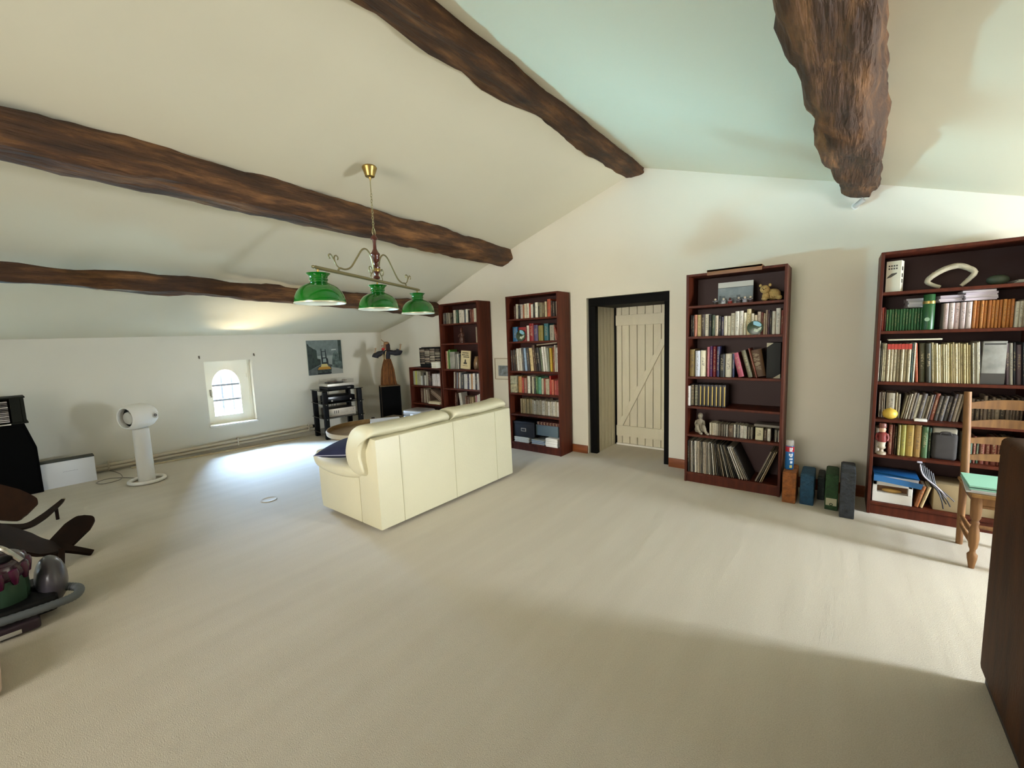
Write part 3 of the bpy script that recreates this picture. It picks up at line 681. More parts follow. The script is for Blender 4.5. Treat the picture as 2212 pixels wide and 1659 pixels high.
# things in the corner behind the rack
b = B(); b.lathe([(0, 0), (.06, 0), (.065, .01), (.03, .025), (.012, .05), (.012, .09), (.028, .11), (.032, .17), (.028, .2), (0, .2)], 16)
tag(b.build('oil_lamp', mat('dark_bronze', '241a14', .5), loc=(-6.36, 4.12, 0)), 'small dark lamp standing on carpet beside the corner loudspeaker', 'lamp')
b = B(); b.prism([(-.11, 0), (.1, 0), (.1, .05), (.03, .36), (.0, .38), (-.03, .3)], -.03, .03, bev=.006)
tag(b.build('folded_screen', mat('sage_card', '9a9a80', .8), loc=(-6.40, 4.44, 0), rz=.9), 'pale grey green tapered cloth bundle leaning beside corner loudspeaker', 'bundle')
b = B(); b.box((-.07, -.1, 0), (.07, .1, .30), .01)
tag(b.build('cardboard_box', mat('brown_card', '7a6a58', .85), loc=(-5.78, 4.46, 0)), 'narrow brown cardboard box between loudspeaker and low bookcase', 'box')

# ------------------------------------------------------------------ bookcases
SH = [.10, .481, .761, 1.051, 1.436, 1.726]
class Case: pass
def bookcase(name, label, x0, x1, y, depth, shelves, top, cat='bookcase'):
    o = thing(name, label, cat, ((x0+x1)/2, y, 0)); hw_ = (x1-x0)/2; t = .02
    for s_ in (-1, 1):
        a, c = sorted((s_*hw_, s_*(hw_-t))); b = B(); b.box((a, 0, 0), (c, depth, top), .0015, 1); b.build('side_panel', M_MAHO, o, smooth=0)
    b = B(); b.box((-hw_+t, .003, top-t), (hw_-t, depth, top), .0015, 1); b.build('top_panel', M_MAHO, o, smooth=0)
    b = B(); b.box((-hw_+t, depth-.006, .02), (hw_-t, depth, top-t)); b.build('back_panel', mat('back_board', '34120a', .6), o, smooth=0)
    for i, z in enumerate(shelves):
        b = B(); b.box((-hw_+t, .006 if i else .0, z-.022), (hw_-t, depth-.008, z), .0015, 1); b.build('shelf', M_MAHO, o, smooth=0)
    b = B(); b.box((-hw_+t, .012, 0), (hw_-t, .03, shelves[0]-.022)); b.build('plinth', M_MAHO, o, smooth=0)
    c = Case(); c.o = o; c.x0 = x0+t; c.x1 = x1-t; c.y = y; c.d = depth; c.z = shelves; return c
bc1 = bookcase('bookcase', 'tall mahogany bookcase behind the sofa beside the low bookcase', -4.80, -4.01, 4.345, .28, SH, 2.02)
bc2 = bookcase('bookcase', 'tall mahogany bookcase just left of the cream plank door', -3.49, -2.69, 4.33, .28, SH, 2.02)
bc3 = bookcase('bookcase', 'tall mahogany bookcase just right of the cream plank door', -1.197, -.387, 4.245, .34, SH, 2.02)
bc4 = bookcase('bookcase', 'tall mahogany bookcase behind the ladder back chair', .20, 1.01, 4.245, .34, SH, 2.02)
bcl = bookcase('bookcase', 'low mahogany bookcase carrying the black CD rack', -5.58, -4.82, 4.345, .28, [.10, .49, .775], 1.065)
bc1.n, bc2.n, bc3.n, bc4.n, bcl.n = 'sofa-side bookcase', 'bookcase left of door', 'bookcase right of door', 'bookcase behind chair', 'low bookcase'

# one book mesh shared by all books: rounded spine at y=0, page block recessed at the top
def unit_book():
    b = B(); pr = [(-.5, .05), (-.38, .012), (-.15, 0), (.15, 0), (.38, .012), (.5, .05), (.5, 1), (-.5, 1)]
    ins = [(-.40, .06), (-.30, .05), (-.1, .045), (.1, .045), (.30, .05), (.40, .06), (.40, 1), (-.40, 1)]
    b.loft([[(x, y, 0) for x, y in pr], [(x, y, 1) for x, y in pr], [(x, y, 1) for x, y in ins], [(x, y, .985) for x, y in ins]], caps=False, mt=MATS['book'])
    f0 = b.nf(); b.bm.faces.new([b.bm.verts.new((x, y, .985)) for x, y in ins]); b.mi(f0, M_PAGES)
    b.bm.faces.new([b.bm.verts.new((x, y, 0)) for x, y in reversed(pr)])
    o = b.build('book', None, smooth=50); me = o.data; bpy.data.objects.remove(o); return me
BOOK = unit_book()
ORD = ['first', 'second', 'third', 'fourth', 'fifth', 'sixth', 'seventh', 'eighth', 'ninth', 'tenth', 'eleventh', 'twelfth', 'thirteenth', 'fourteenth', 'fifteenth', 'sixteenth', 'seventeenth', 'eighteenth', 'nineteenth', 'twentieth']
TENS = {20: 'twenty', 30: 'thirty', 40: 'forty', 50: 'fifty'}
TENO = {20: 'twentieth', 30: 'thirtieth', 40: 'fortieth', 50: 'fiftieth'}
def ordn(i):
    i += 1
    if i <= 20: return ORD[i-1]
    t = i//10*10
    return TENO[t] if i == t else TENS[t]+'-'+ORD[i-t-1]
def cname(h):
    r, g, b_ = [int(h[i:i+2], 16) for i in (0, 2, 4)]; mx, mn = max(r, g, b_), min(r, g, b_); d = mx-mn
    if mx < 60: return 'black'
    if d < 30: return 'white' if mx > 205 else ('pale grey' if mx > 150 else ('grey' if mx > 95 else 'dark grey'))
    hue = (60*((g-b_)/d) if mx == r else (120+60*(b_-r)/d if mx == g else 240+60*(r-g)/d)) % 360
    s_ = d/mx
    if hue < 18 or hue > 340: n_ = 'pink' if (mx > 150 and s_ < .55) else 'red'
    elif hue < 48: n_ = ('cream' if mx > 195 else 'beige') if s_ < .38 and mx > 150 else ('orange' if mx > 165 and s_ > .6 else 'brown')
    elif hue < 70: n_ = ('cream' if mx > 190 else 'beige') if s_ < .3 else ('yellow' if mx > 140 else 'olive')
    elif hue < 165: n_ = 'green'
    elif hue < 200: n_ = 'teal'
    elif hue < 255: n_ = 'blue'
    else: n_ = 'purple'
    return n_
SHN = {6: 'top', 5: 'second', 4: 'third', 3: 'fourth', 2: 'fifth', 1: 'bottom'}
def shelfname(case, k):
    if case is bcl: return {3: 'upper', 2: 'middle', 1: 'bottom'}[k]
    return SHN[k]
def put(case, k, x, w_, h, color, lean=0, dep=None, yo=.03, label=None, name='book', cat='book', group=None, z=None):
    o = bpy.data.objects.new(name, BOOK); col.objects.link(o)
    zz = (case.z[k-1] if z is None else z)+.0008+abs(math.sin(lean))*w_/2
    d_ = dep or random.uniform(.13, .17); d_ = min(d_, case.d-.02-yo)
    o.location = (x, case.y+yo, zz); o.rotation_euler = (0, lean, 0); o.scale = (w_, d_, h); o.color = (*lin(color), 1)
    return tag(o, label, cat, group)
def row(case, k, l, r, items, yo=.035, dep=None, what='book', base=0, cat='book', where=None):
    s_ = (case.x1-case.x0)/(r-l)
    for i, it in enumerate(items):
        a, c, h, cl = it[:4]; lean = it[4] if len(it) > 4 else 0
        x = case.x0+((a+c)/2-l)*s_; w_ = max(.004, (c-a)*s_*.97)
        pre = 'leaning ' if abs(lean) > .12 else ''
        lab = '%s%s %s, %s from left on %s shelf of %s' % (pre, cname(cl), what, ordn(i+base), where or shelfname(case, k), case.n)
        put(case, k, x, w_, h*random.uniform(.985, 1.01), cl, lean, dep, yo+random.uniform(0, .012), lab, what.lower().replace(' ', '_'), cat, '%ss on the shelves' % what)
def fill(a, b_, n, h0, h1, pal, lean=0, lean1=None):
    ws = [random.uniform(.6, 1.5) for _ in range(n)]; t = sum(ws); x = a; out = []
    for i, w_ in enumerate(ws):
        e = x+w_/t*(b_-a); ln = lean if lean1 is None else lean+(lean1-lean)*i/max(1, n-1)
        out.append((x, e, random.uniform(h0, h1), random.choice(pal), ln)); x = e
    return out
CREAM = ['d8d0bc', 'cfc4a8', 'e0dac8', 'c9bfa6', 'd6ccb4', 'e2dccc', 'bdb198']
DARK = ['1a1412', '241a16', '2e221c', '15151a', '3a2418']
MIXED = CREAM+['7a2a1c', '8a6a40', '3a4a58', '2f4a38', '9a8a70', 'a8543a', '4a3a34']

# --- bookcase right of the door
row(bc3, 5, 300, 1495, [(318, 345, .20, '1e1612'), (345, 366, .20, '17120f'), (368, 408, .205, 'b8765a'), (410, 466, .205, 'd2bb84'), (468, 514, .207, '3a2a20'), (516, 570, .208, 'd6cdb8'), (572, 612, .20, '121214'), (614, 654, .193, '39452f'), (656, 698, .19, 'c9b89e'), (700, 735, .18, '141214'), (737, 768, .172, '40384c'), (770, 815, .18, 'd9d0b8'), (817, 860, .18, 'd4cbb2'), (862, 915, .203, 'c6bda6'), (917, 970, .217, 'e2dccc'), (972, 1020, .217, 'd8d0c0'), (1022, 1058, .20, 'dfd6ba'), (1060, 1112, .23, 'd2c194'), (1114, 1150, .19, 'cabea4'), (1152, 1188, .172, 'c8b899'), (1190, 1232, .20, 'c4b09e'), (1234, 1262, .19, '6b2418'), (1264, 1286, .185, 'b8a486'), (1288, 1312, .21, '9c8270'), (1314, 1335, .21, '56384a'), (1337, 1360, .2, '241a18'), (1362, 1404, .20, 'c6beac'), (1406, 1460, .22, 'cec6b6'), (1468, 1492, .2, '7a3020')])
row(bc3, 4, 280, 1480, [(285, 362, .262, '86703f'), (370, 438, .25, 'd4d8e0'), (442, 520, .25, 'efe7cb'), (532, 568, .285, 'a4545c'), (572, 610, .285, '5a2f66'), (614, 662, .285, '7a1018'), (666, 706, .285, '2a2850'), (708, 775, .215, '16130f'), (782, 868, .215, 'e0d8c4'), (874, 902, .215, '1c2244'), (955, 1030, .225, 'a84a5c', -.24), (1080, 1140, .25, '6f6a52', -.26), (1176, 1192, .27, '7a3a2a', -.26)], dep=.2)
def bookface(case, x, y, z, w_, d_, h, hexc, lean, label):
    return put(case, 1, x, w_, h, hexc, lean, d_, y-case.y, label, z=z)
put(bc3, 4, -.58, .10, .245, '5a3c1c', -.17, .2, .08, 'wide brown book leaning beside the black folder, third shelf of bookcase right of door')
fo = thing('folder', 'tall black folder with beige corners at right of third shelf', 'folder', (-.475, bc3.y+.05, SH[3]+.001))
b = B(); b.box((-.05, 0, 0), (.055, .24, .31), .004); b.build('cover', mat('folder_black', '14130f', .7, var=.3, vscale=30), fo)
for p in ([(-.051, .31), (-.051, .27), (.0, .31)], [(.056, 0), (.056, .04), (.0, 0)]):
    b = B(); b.prism(p, -.0015, .0, 'y'); b.build('corner', paint('a8a088'), fo, smooth=0)
row(bc3, 3, 255, 1350, [(246, 282, .195, 'e6e2dc')], yo=.012, where='fourth')
def spiralbook(x, label):
    o = thing('spiral_book', label, 'book', (x, bc3.y+.04, SH[2]+.001), group='spiral books')
    b = B(); b.box((-.012, .01, 0), (.012, .16, .21), .002); b.build('cover', paint('1a0f0e'), o)
    for i in range(14):
        z = .012+i*.0142; b = B(); b.tube([(.011*math.cos(a), .008+.01*math.sin(a), z) for a in [2*PI*k/10 for k in range(10)]], .0028, 5, loop=True); b.build('ring', paint('c9b48c' if 'second' not in label else 'cfc8a8'), o)
sc3 = (bc3.x1-bc3.x0)/(1350-255)
spiralbook(bc3.x0+(305-255)*sc3, 'red spotted spiral bound book, first of two on fourth shelf right of door')
spiralbook(bc3.x0+(355-255)*sc3, 'black spiral bound book, second of two on fourth shelf right of door')
for i in range(7):
    x = bc3.x0+(402+i*50-255)*sc3
    o = thing('gilt_book', 'black book with gilt stripe, %s from left of seven on fourth shelf' % ORD[i], 'book', (x, bc3.y+.045, SH[2]+.001), group='gilt striped books')
    for nm, lo, hi, hx_ in (('cover', (-.015, 0, 0), (.0145, .16, .212), '120d0c'), ('gilt_stripe', (.003, -.0015, .012), (.012, 0, .195), 'b59c4e')):
        b = B(); b.box(lo, hi, .002 if nm == 'cover' else 0, 1); b.build(nm, mat('gilt', 'b09648', .4, metal=.4) if nm != 'cover' else paint(hx_, .3), o, smooth=0)
# fifth shelf: seated figurine, tapes and discs
row(bc3, 2, 265, 1345, fill(530, 620, 5, .115, .12, ['d0c6ae', 'bfb498', 'e0d8c4'])+fill(622, 760, 14, .11, .12, ['b8ad98', '5a5148', 'd4ccbc', '3a3430', '8a7a64'])+[(764, 825, .115, '5c4a38')]+fill(828, 980, 9, .115, .122, ['e4e0d2', 'c2bcae', '2a2a2c', 'd8d2c4'])+fill(985, 1055, 6, .11, .112, ['3a332c', 'd0c6b2'])+[(1075, 1165, .112, 'd3cba8'), (1170, 1205, .1, '4a3a2a'), (1208, 1246, .112, 'd6d0be')]+fill(1285, 1340, 5, .105, .11, ['3a332c', 'c9c0ae']), yo=.06, dep=.13, what='CD case', cat='cd case')
b = B(); b.box((-.098, 0, 0), (.098, .14, .022), .003); o = b.build('storage_tray', mat('tray_grey', '6e675c', .5), loc=(-.51, bc3.y+.06, SH[1]+.125)); tag(o, 'shallow grey tray lying on the cassettes of fifth shelf', 'tray')
fg = thing('figurine', 'grey seated girl figurine on the fifth shelf beside CDs', 'figurine', (-1.085, bc3.y+.115, SH[1]+.006))
Mfg = mat('figurine_clay', '9a917e', .7, var=.2, vscale=20)
b = B(); b.lathe([(0, 0), (.045, .003), (.05, .03), (.04, .07), (.03, .10), (.034, .12), (.014, .135), (.012, .145)], 14, sy=.8)
for s_ in (-1, 1):
    b.tube(smoothpath([(s_*.022, 0, .03), (s_*.03+.01, -.045, .075), (s_*.03+.03, -.055, .03), (s_*.03+.05, -.065, .006), (s_*.03+.065, -.085, .006)], 4), [.018]*8+[.013]*6+[.01]*3, 8)
    b.tube(smoothpath([(s_*.034, 0, .115), (s_*.042+.005, -.03, .085), (s_*.02+.02, -.055, .075)], 4), .009, 7)
b.build('body', Mfg, fg, smooth=80)
b = B(); b.ball((0, -.004, .165), (.021, .023, .027), 12); b.ball((0, .008, .168), (.025, .022, .028), 12); b.tube(smoothpath([(0, .02, .17), (0, .03, .14), (0, .026, .11)], 4), .014, 7); b.tube([(0, -.024, .163), (0, -.031, .159)], [.006, .003], 5); b.build('head', Mfg, fg, smooth=80)
# LP records
random.seed(5)
LPC = ['c9bfae', '8a8070', 'd8d0c0', '4a433c', 'a89a84', '2e2a26', 'b8a890', 'e0d8c8', '6a5c4c', '9a8e7c']
items = []; x = 225
for i in range(34):
    w_ = random.uniform(14, 26); t = max(0, (i-12)/21); items.append((x, x+w_*(.9-(.42 if t > 0 else 0)), .312, random.choice(LPC), -.02-.42*t**1.15)); x += w_*(1+.28*t)
k_ = (1060-225)/(x-225)*.97; items = [((a-225)*k_+225+10, (c-225)*k_+225+10, h, cl, ln) for a, c, h, cl, ln in items]
row(bc3, 1, 225, 1340, items, yo=.012, dep=.31, what='record sleeve', cat='record')
items2 = [(1078, 1102, .31, '8a7c68', .38), (1106, 1120, .312, '3a332c', .38), (1132, 1146, .31, 'c9b89a', .36), (1152, 1164, .312, 'b49c78', .36)]
row(bc3, 1, 225, 1340, items2, yo=.02, dep=.31, what='record sleeve', base=34, cat='record')
# top shelf: city photo card, trinkets, bear, board on top
ph = thing('photo_card', 'panorama photo card of grey skyline standing on top shelf', 'picture', (-.80, bc3.y+.13, SH[5]+.001))
b = B(); b.box((-.145, 0, 0), (.145, .006, .20)); b.build('card', mat('card_white', 'c9c6bc', .7), ph, smooth=0)
b = B(); b.box((-.145, -.0015, .01), (.145, 0, .15)); b.build('photo', mat('photo_grey', '8d9698', .6, color2='6d7578', vscale=9), ph, smooth=0)
random.seed(3)
x = -.135
while x < .12:
    w_ = random.uniform(.012, .035); b = B(); b.box((x, -.0025, .02), (x+w_, -.0015, .02+random.uniform(.03, .085))); b.build('printed_building', paint(random.choice(['5a6264', '6a7274', '4c5456', '7a8284'])), ph, smooth=0); x += w_
b = B(); b.box((-.145, -.0025, .148), (.145, -.0015, .152)); b.build('card_rule', paint('4a4a48'), ph, smooth=0)
for i, (u, hx_, lab) in enumerate(((-.955, '2a2422', 'dark and white'), (-.885, 'b9bcc0', 'pale blue'), (-.83, '8a2418', 'red'), (-.76, '3a3436', 'grey'), (-.71, 'a4a0a8', 'pinkish grey'), (-.665, '402a30', 'dark plum'))):
    o = thing('trinket', '%s tiny figure before the skyline card on top shelf' % lab, 'trinket', (u, bc3.y+.07, SH[5]+.001), group='trinkets on the top shelf')
    b = B(); b.lathe([(0, 0), (.018, .001), (.02, .012), (.014, .03), (.008, .038), (0, .039)], 12, sy=.8); b.build('body', paint(hx_), o)
    b = B(); b.ball((0, -.002, .045), (.010, .010, .011), 10); b.build('head', paint('cdbfa8' if i != 2 else '3a2018'), o)
    b = B(); b.tube([(-.02, -.008, .03), (0, -.016, .024), (.02, -.008, .032)], .004, 6); b.build('arms', paint('8f8a90'), o)
tbr = thing('toy_bear', 'small beige teddy bear lying at right of top shelf', 'toy', (-.55, bc3.y+.09, SH[5]+.004))
Mb = mat('bear_plush', 'c6a566', .95, var=.15, vscale=40, bump=.6, bscale=160)
b = B(); b.ball((.05, .03, .055), (.06, .045, .05), 16); b.ball((.0, -.01, .04), (.03, .028, .036), 14); b.ball((-.005, -.03, .018), (.026, .03, .02), 14); b.ball((.10, -.025, .022), (.026, .026, .022), 14); b.build('body', Mb, tbr, smooth=80)
b = B(); b.ball((-.008, -.012, .10), (.038, .034, .036), 16); b.ball((-.012, -.04, .092), (.018, .014, .014), 12); b.ball((-.042, -.005, .135), (.013, .008, .014), 10); b.ball((.03, -.005, .135), (.013, .008, .014), 10); b.build('head', Mb, tbr, smooth=80)
for x_, y_, z_, r_ in ((-.02, -.043, .106, .004), (.004, -.043, .106, .004), (-.012, -.053, .095, .005)):
    b = B(); b.ball((x_, y_, z_), r_, 8); b.build('eye' if z_ > .1 else 'nose', M_BLACK, tbr)
b = B(); b.box((-.075, -.03, -.03), (.075, .05, .05), .035, 4)
tag(b.build('dark_pouch', M_BLACKF, loc=(-.49, bc3.y+.19, SH[5]+.032)), 'black cloth pouch behind the teddy bear on top shelf', 'pouch')
b = B(); b.box((-.22, -.02, 0), (.22, .2, .018), .002); b.box((-.22, -.02, -.03), (.22, -.012, .018), .002)
tag(b.build('veneer_board', mat('veneer', '8a5a30', .5, color2='6a4020', vscale=4, stretch=(1, 8, 8)), loc=(-.79, bc3.y-.002, 2.021)), 'thin brown board lying on top of bookcase right of door', 'board')
def plate(x, y, z, r, label):
    t = thing('round_plate', label, 'plate', (x, y, z))
    mx = Matrix.Translation((0, .012, r)) @ Matrix.Rotation(-.12, 4, 'X')
    b = B(); b.lathe([(0, .006), (r*.7, .004), (r, 0), (r, -.003), (0, -.003)], 32, axis=(0, -1, 0)); b.xf(mx); b.build('dish', mat('plate_green', '3b4d33', .3, color2='20301c', vscale=30), t)
    def disc(name, pts, off, hexc, c2=None):
        b = B(); b.prism([(u*r, v*r) for u, v in pts], -off-.0008, -off, 'y'); b.xf(mx); b.build(name, mat('plate_'+hexc, hexc, .35, color2=c2, vscale=40), t, smooth=0)
    disc('painted_sky', [(-.2, .45)]+[(.9*math.cos(a), .9*math.sin(a)) for a in [PI*(.58-k*.05) for k in range(10)]]+[(.7, .1), (.3, .2)], .0065, '7fb0c0')
    disc('painted_snow', [(-.15, -.5), (.3, -.65), (.75, -.35), (.85, .05), (.55, -.05), (.3, -.25), (0, -.15)], .0065, 'c9cdb8', '8a9a80')
    return t
plate(bc3.x0+(1170-300)*.000642, bc3.y+.012, SH[4]+.001, .062, 'round landscape plate propped before books, second shelf right of door')

# --- bookcase left of the door
row(bc2, 6, 160, 605, [(205, 225, .17, '4a1a14'), (227, 247, .19, 'cbc2ac'), (249, 262, .17, '16130f'), (265, 290, .18, 'c6bcb0'), (292, 304, .17, 'b2643a'), (305, 328, .185, 'd6caac'), (329, 350, .185, 'dcd4ba'), (350, 362, .185, 'b23e1c'), (363, 385, .17, 'd2cab8'), (386, 402, .18, '16130f'), (404, 430, .185, 'e0dcc8'), (431, 442, .14, '16130f'), (443, 470, .18, '857b5c'), (471, 485, .18, '67573e'), (487, 505, .19, 'cfc29c'), (510, 540, .215, 'b9502a'), (541, 556, .19, '2a1c16'), (558, 577, .18, '30201a'), (580, 605, .18, 'c8b8a0')])
row(bc2, 5, 165, 612, [(188, 235, .19, '1f5f86'), (243, 318, .18, '8a1a1a'), (320, 342, .20, 'e0d8c8'), (344, 386, .22, '8c1014'), (388, 425, .20, '54446a'), (428, 470, .19, '8a7a30'), (476, 515, .21, '1f6068'), (528, 565, .19, 'a09a88'), (572, 584, .19, 'a86858', -.15), (590, 604, .16, '8a2a18', -.3)], yo=.05)
plate(bc2.x0+(280-165)*.0017, bc2.y+.012, SH[4]+.001, .075, 'round landscape plate propped before books, second shelf left of door')
row(bc2, 4, 175, 628, [(182, 198, .27, '2a1d18', -.03), (199, 212, .27, '4a2a1e', -.03), (214, 226, .28, '1c1614', -.03), (228, 242, .27, '5a4a3a', -.04), (246, 258, .29, 'd8d2c2', -.05), (259, 274, .29, 'cfc6b4', -.05), (276, 292, .30, 'e0dac8', -.06), (294, 310, .30, '45403a', -.06), (312, 336, .295, '8fa6bc', -.07), (338, 362, .29, '3a3430', -.07), (366, 398, .30, 'cbb380', -.08), (400, 424, .33, '4a3220', -.09), (427, 440, .3, '2a211c', -.10), (442, 466, .3, '35302c', -.11), (468, 486, .3, '707a60', -.10), (488, 506, .31, 'ddd8cc', -.09), (508, 524, .31, 'e2ded2', -.09), (526, 543, .29, '8a9080', -.05), (546, 566, .29, 'c9a42e', -.04), (570, 584, .31, '8a4a2a', 0), (586, 598, .33, 'c8c0b0', 0), (600, 624, .3, 'e0dcd0', 0)], yo=.03, dep=.2)
b = B(); b.box((-.15, 0, -.006), (.15, .18, .006), .002); o = b.build('atlas', paint('9a8a72'), loc=(-2.885, bc2.y+.03, SH[3]+.345)); o.rotation_euler = (0, -.08, 0); tag(o, 'thin grey atlas lying flat on tall books, third shelf left of door', 'book')
row(bc2, 3, 180, 632, [(245, 280, .22, 'b08048'), (282, 299, .2, 'a83020'), (300, 330, .2, '8a5a48'), (336, 362, .225, 'd8d4c0'), (363, 380, .22, '4a4030'), (382, 396, .22, 'c8c0a0'), (398, 411, .2, '3c3a30'), (412, 435, .225, '3a6a3a'), (436, 466, .215, '5a9a80'), (470, 488, .2, 'c0b49a'), (490, 502, .2, '9a3a30'), (503, 516, .195, 'c8bda0'), (517, 529, .195, 'd0c6ac'), (530, 540, .195, 'b8ac90'), (541, 556, .235, 'b02a20'), (557, 580, .19, 'c86a50'), (582, 605, .185, 'a84840'), (606, 630, .19, 'b0484a')])
for i, (z0, z1, hx_, lab) in enumerate(((0, .115, 'b7ab86', 'lower'), (.117, .225, 'a8a48c', 'upper'))):
    b = B(); b.box((-.045, 0, z0), (.045, .16, z1), .004); tag(b.build('picture_tin', mat('tin_%d' % i, hx_, .45, color2='6a6a50', vscale=24), loc=(bc2.x0+.05, bc2.y+.012, SH[2]+.001)), 'printed cream tin, %s of two stacked, fourth shelf left of door' % lab, 'tin')
random.seed(21)
row(bc2, 2, 190, 636, fill(254, 360, 8, .19, .2, ['8a7a54', 'b8a884', '5a4a34', 'cbb98c'])+fill(361, 632, 17, .18, .2, CREAM+['e6e2d6', 'dcd8ca']), yo=.08)
ab = thing('archive_box', 'black archive box with metal label holder on bottom shelf', 'box', (-3.28, bc2.y+.03, SH[0]+.075))
b = B(); b.box((-.16, 0, 0), (.16, .2, .20), .006); b.build('carton', mat('navy_board', '12131c', .6), ab)
b = B(); b.box((-.165, -.003, .17), (.165, .2, .205), .005); b.build('lid', MATS['navy_board'], ab)
b = B(); b.box((-.04, -.006, .075), (.04, 0, .12), .002); lh = b.build('label_holder', M_SILVER, ab)
b = B(); b.box((-.03, -.0075, .083), (.03, -.006, .112)); b.build('label_card', paint('3c3c40'), lh, smooth=0)
sheaf('paper_stack', 'pile of white papers beneath the black archive box', 'papers', (-3.32, bc2.y+.125, SH[0]+.001), .02, .23, .2, 10, ['d8d6cc', 'c9c6ba', 'e2e0d8'], .006, .006)
sheaf('paper_stack', 'pile of grey and blue papers in middle of bottom shelf', 'papers', (-3.05, bc2.y+.125, SH[0]+.001), -.02, .2, .2, 9, ['c2c2ba', 'd4d2c8', '3a78a8', 'b8bab8'], .006, .008)
sheaf('paper_stack', 'pile of bright white papers at right end of bottom shelf', 'papers', (-2.83, bc2.y+.10, SH[0]+.001), .02, .17, .2, 12, ['ece9e0', 'e2ded2', 'f0eee6'], .008, .006)
b = B(); b.box((-.17, 0, 0), (.17, .2, .14), .006); tag(b.build('storage_box', mat('blue_grey_box', '5a6c74', .6), loc=(-2.93, bc2.y+.055, SH[0]+.118)), 'blue grey flat box behind papers on bottom shelf', 'box')
al = thing('photo_album', 'brown photo album with ringed spine lying on blue grey box', 'album', (-2.90, bc2.y+.04, SH[0]+.26))
b = B(); b.box((-.17, 0, 0), (.17, .2, .045), .006); b.build('cover', paint('5a2c1e'), al)
for i in range(7):
    b = B(); b.tube([(-.14+i*.046, -.004+.012*math.cos(a), .024+.014*math.sin(a)) for a in [2*PI*k/8 for k in range(8)]], .004, 5, loop=True); b.build('ring', paint('b89a78'), al)

# --- bookcase behind the sofa
random.seed(31)
row(bc1, 6, 450, 890, [(470, 483, .16, '57504a'), (485, 500, .165, '2a211c'), (503, 516, .165, '8a8270'), (519, 533, .165, '5a5040'), (536, 546, .16, 'a0947c'), (598, 626, .19, 'b8b09a'), (628, 650, .19, '2a4a34'), (662, 704, .19, 'ccc4b0'), (706, 724, .18, 'd8d0c0'), (726, 744, .18, '3a4a58'), (746, 770, .19, 'e0dccc'), (775, 788, .17, '1a1614'), (790, 812, .18, '6a3022'), (814, 834, .18, '8a4a34'), (838, 860, .19, 'd8d0b8'), (862, 885, .19, 'd2cab4')])
def figurine2(x, case, k, hexc, label, h=.18, name='statuette'):
    t = thing(name, label, 'statuette', (x, case.y+.09, case.z[k-1]+.001)); M_ = mat('fig_'+hexc, hexc, .4, var=.4, vscale=18)
    b = B(); b.lathe([(0, 0), (.045, .001), (.045, .014), (.03, .016), (.038, .04), (.03, .075), (.022, .10), (.03, .125), (.012, .14)], 16, sy=.75)
    for s_ in (-1, 1): b.tube(smoothpath([(s_*.028, 0, .122), (s_*.045, -.012, .095), (s_*.02, -.035, .085)], 4), .009, 7)
    b.build('body', M_, t, smooth=70)
    b = B(); b.ball((0, -.002, .158), (.018, .02, .022), 12); b.lathe([(.021, .165), (.016, .185), (.004, .205), (0, .206)], 12); b.build('head', M_, t, smooth=70)
    t.scale = (h/.206,)*3; return t
figurine2(-4.42, bc1, 5, '5a3424', 'dark bronze statuette alone on second shelf of sofa-side bookcase', .23)
figurine2(-4.58, bc1, 6, '2a1c14', 'tiny dark ornament between books on top shelf, sofa-side bookcase', .17)
row(bc1, 5, 455, 890, [(852, 866, .22, 'a89a82'), (868, 884, .225, '8a7c66')], yo=.03)
row(bc1, 4, 460, 897, [(476, 486, .27, '8a3a28'), (488, 500, .27, 'd4cc9c'), (504, 528, .29, '4f8a34'), (600, 616, .22, '8c8a80'), (618, 632, .225, 'd6d2c4'), (634, 650, .22, '4a4a48')], yo=.05)
b = B(); b.box((-.055, 0, 0), (.055, .1, .255), .004); tag(b.build('slip_case', mat('slip_grey', 'a4a08e', .6, color2='74726a', vscale=7), loc=(-4.603, bc1.y+.05, SH[3]+.001)), 'cream slip case with grey picture on third shelf, sofa-side bookcase', 'slip case')
dc = thing('display_book', 'cream cover book with black lettering facing out on third shelf', 'book', (-4.325, bc1.y+.03, SH[3]+.008))
mx = Matrix.Rotation(-.05, 4, 'X') @ Matrix.Rotation(.06, 4, 'Y')
b = B(); b.box((-.095, 0, 0), (.095, .02, .265), .002); b.xf(mx); b.build('cover', paint('c8b98e'), dc)
b = B()
for zz, xs in ((.235, (-.06, .06)), (.205, (-.07, .065)), (.175, (-.04, .07))):
    x_ = xs[0]
    while x_ < xs[1]:
        w_ = random.uniform(.006, .012); b.box((x_, -.0015, zz-.009), (x_+w_, -.0002, zz+random.uniform(.002, .01))); x_ += w_+.004
b.box((-.05, -.0015, .045), (.05, -.0002, .05)); b.xf(mx); b.build('lettering', paint('2a2620'), dc, smooth=0)
b = B(); b.prism([(-.03, .07), (.03, .07), (.035, .09), (.015, .1), (.012, .13), (0, .145), (-.012, .13), (-.015, .1), (-.035, .09)], -.0015, -.0002); b.xf(mx); b.build('drawing', paint('3a342a'), dc, smooth=0)
b = B(); b.lathe([(0, 0), (.04, .002), (.05, .03), (.052, .09), (.04, .15), (.03, .17), (.034, .185), (.03, .188), (.024, .17)], 20); tag(b.build('vase', mat('dark_vase', '3a2a1c', .3, color2='8a6a44', vscale=9), loc=(-4.135, bc1.y+.09, SH[3]+.001)), 'dark mottled vase at right of third shelf, sofa-side bookcase', 'vase')
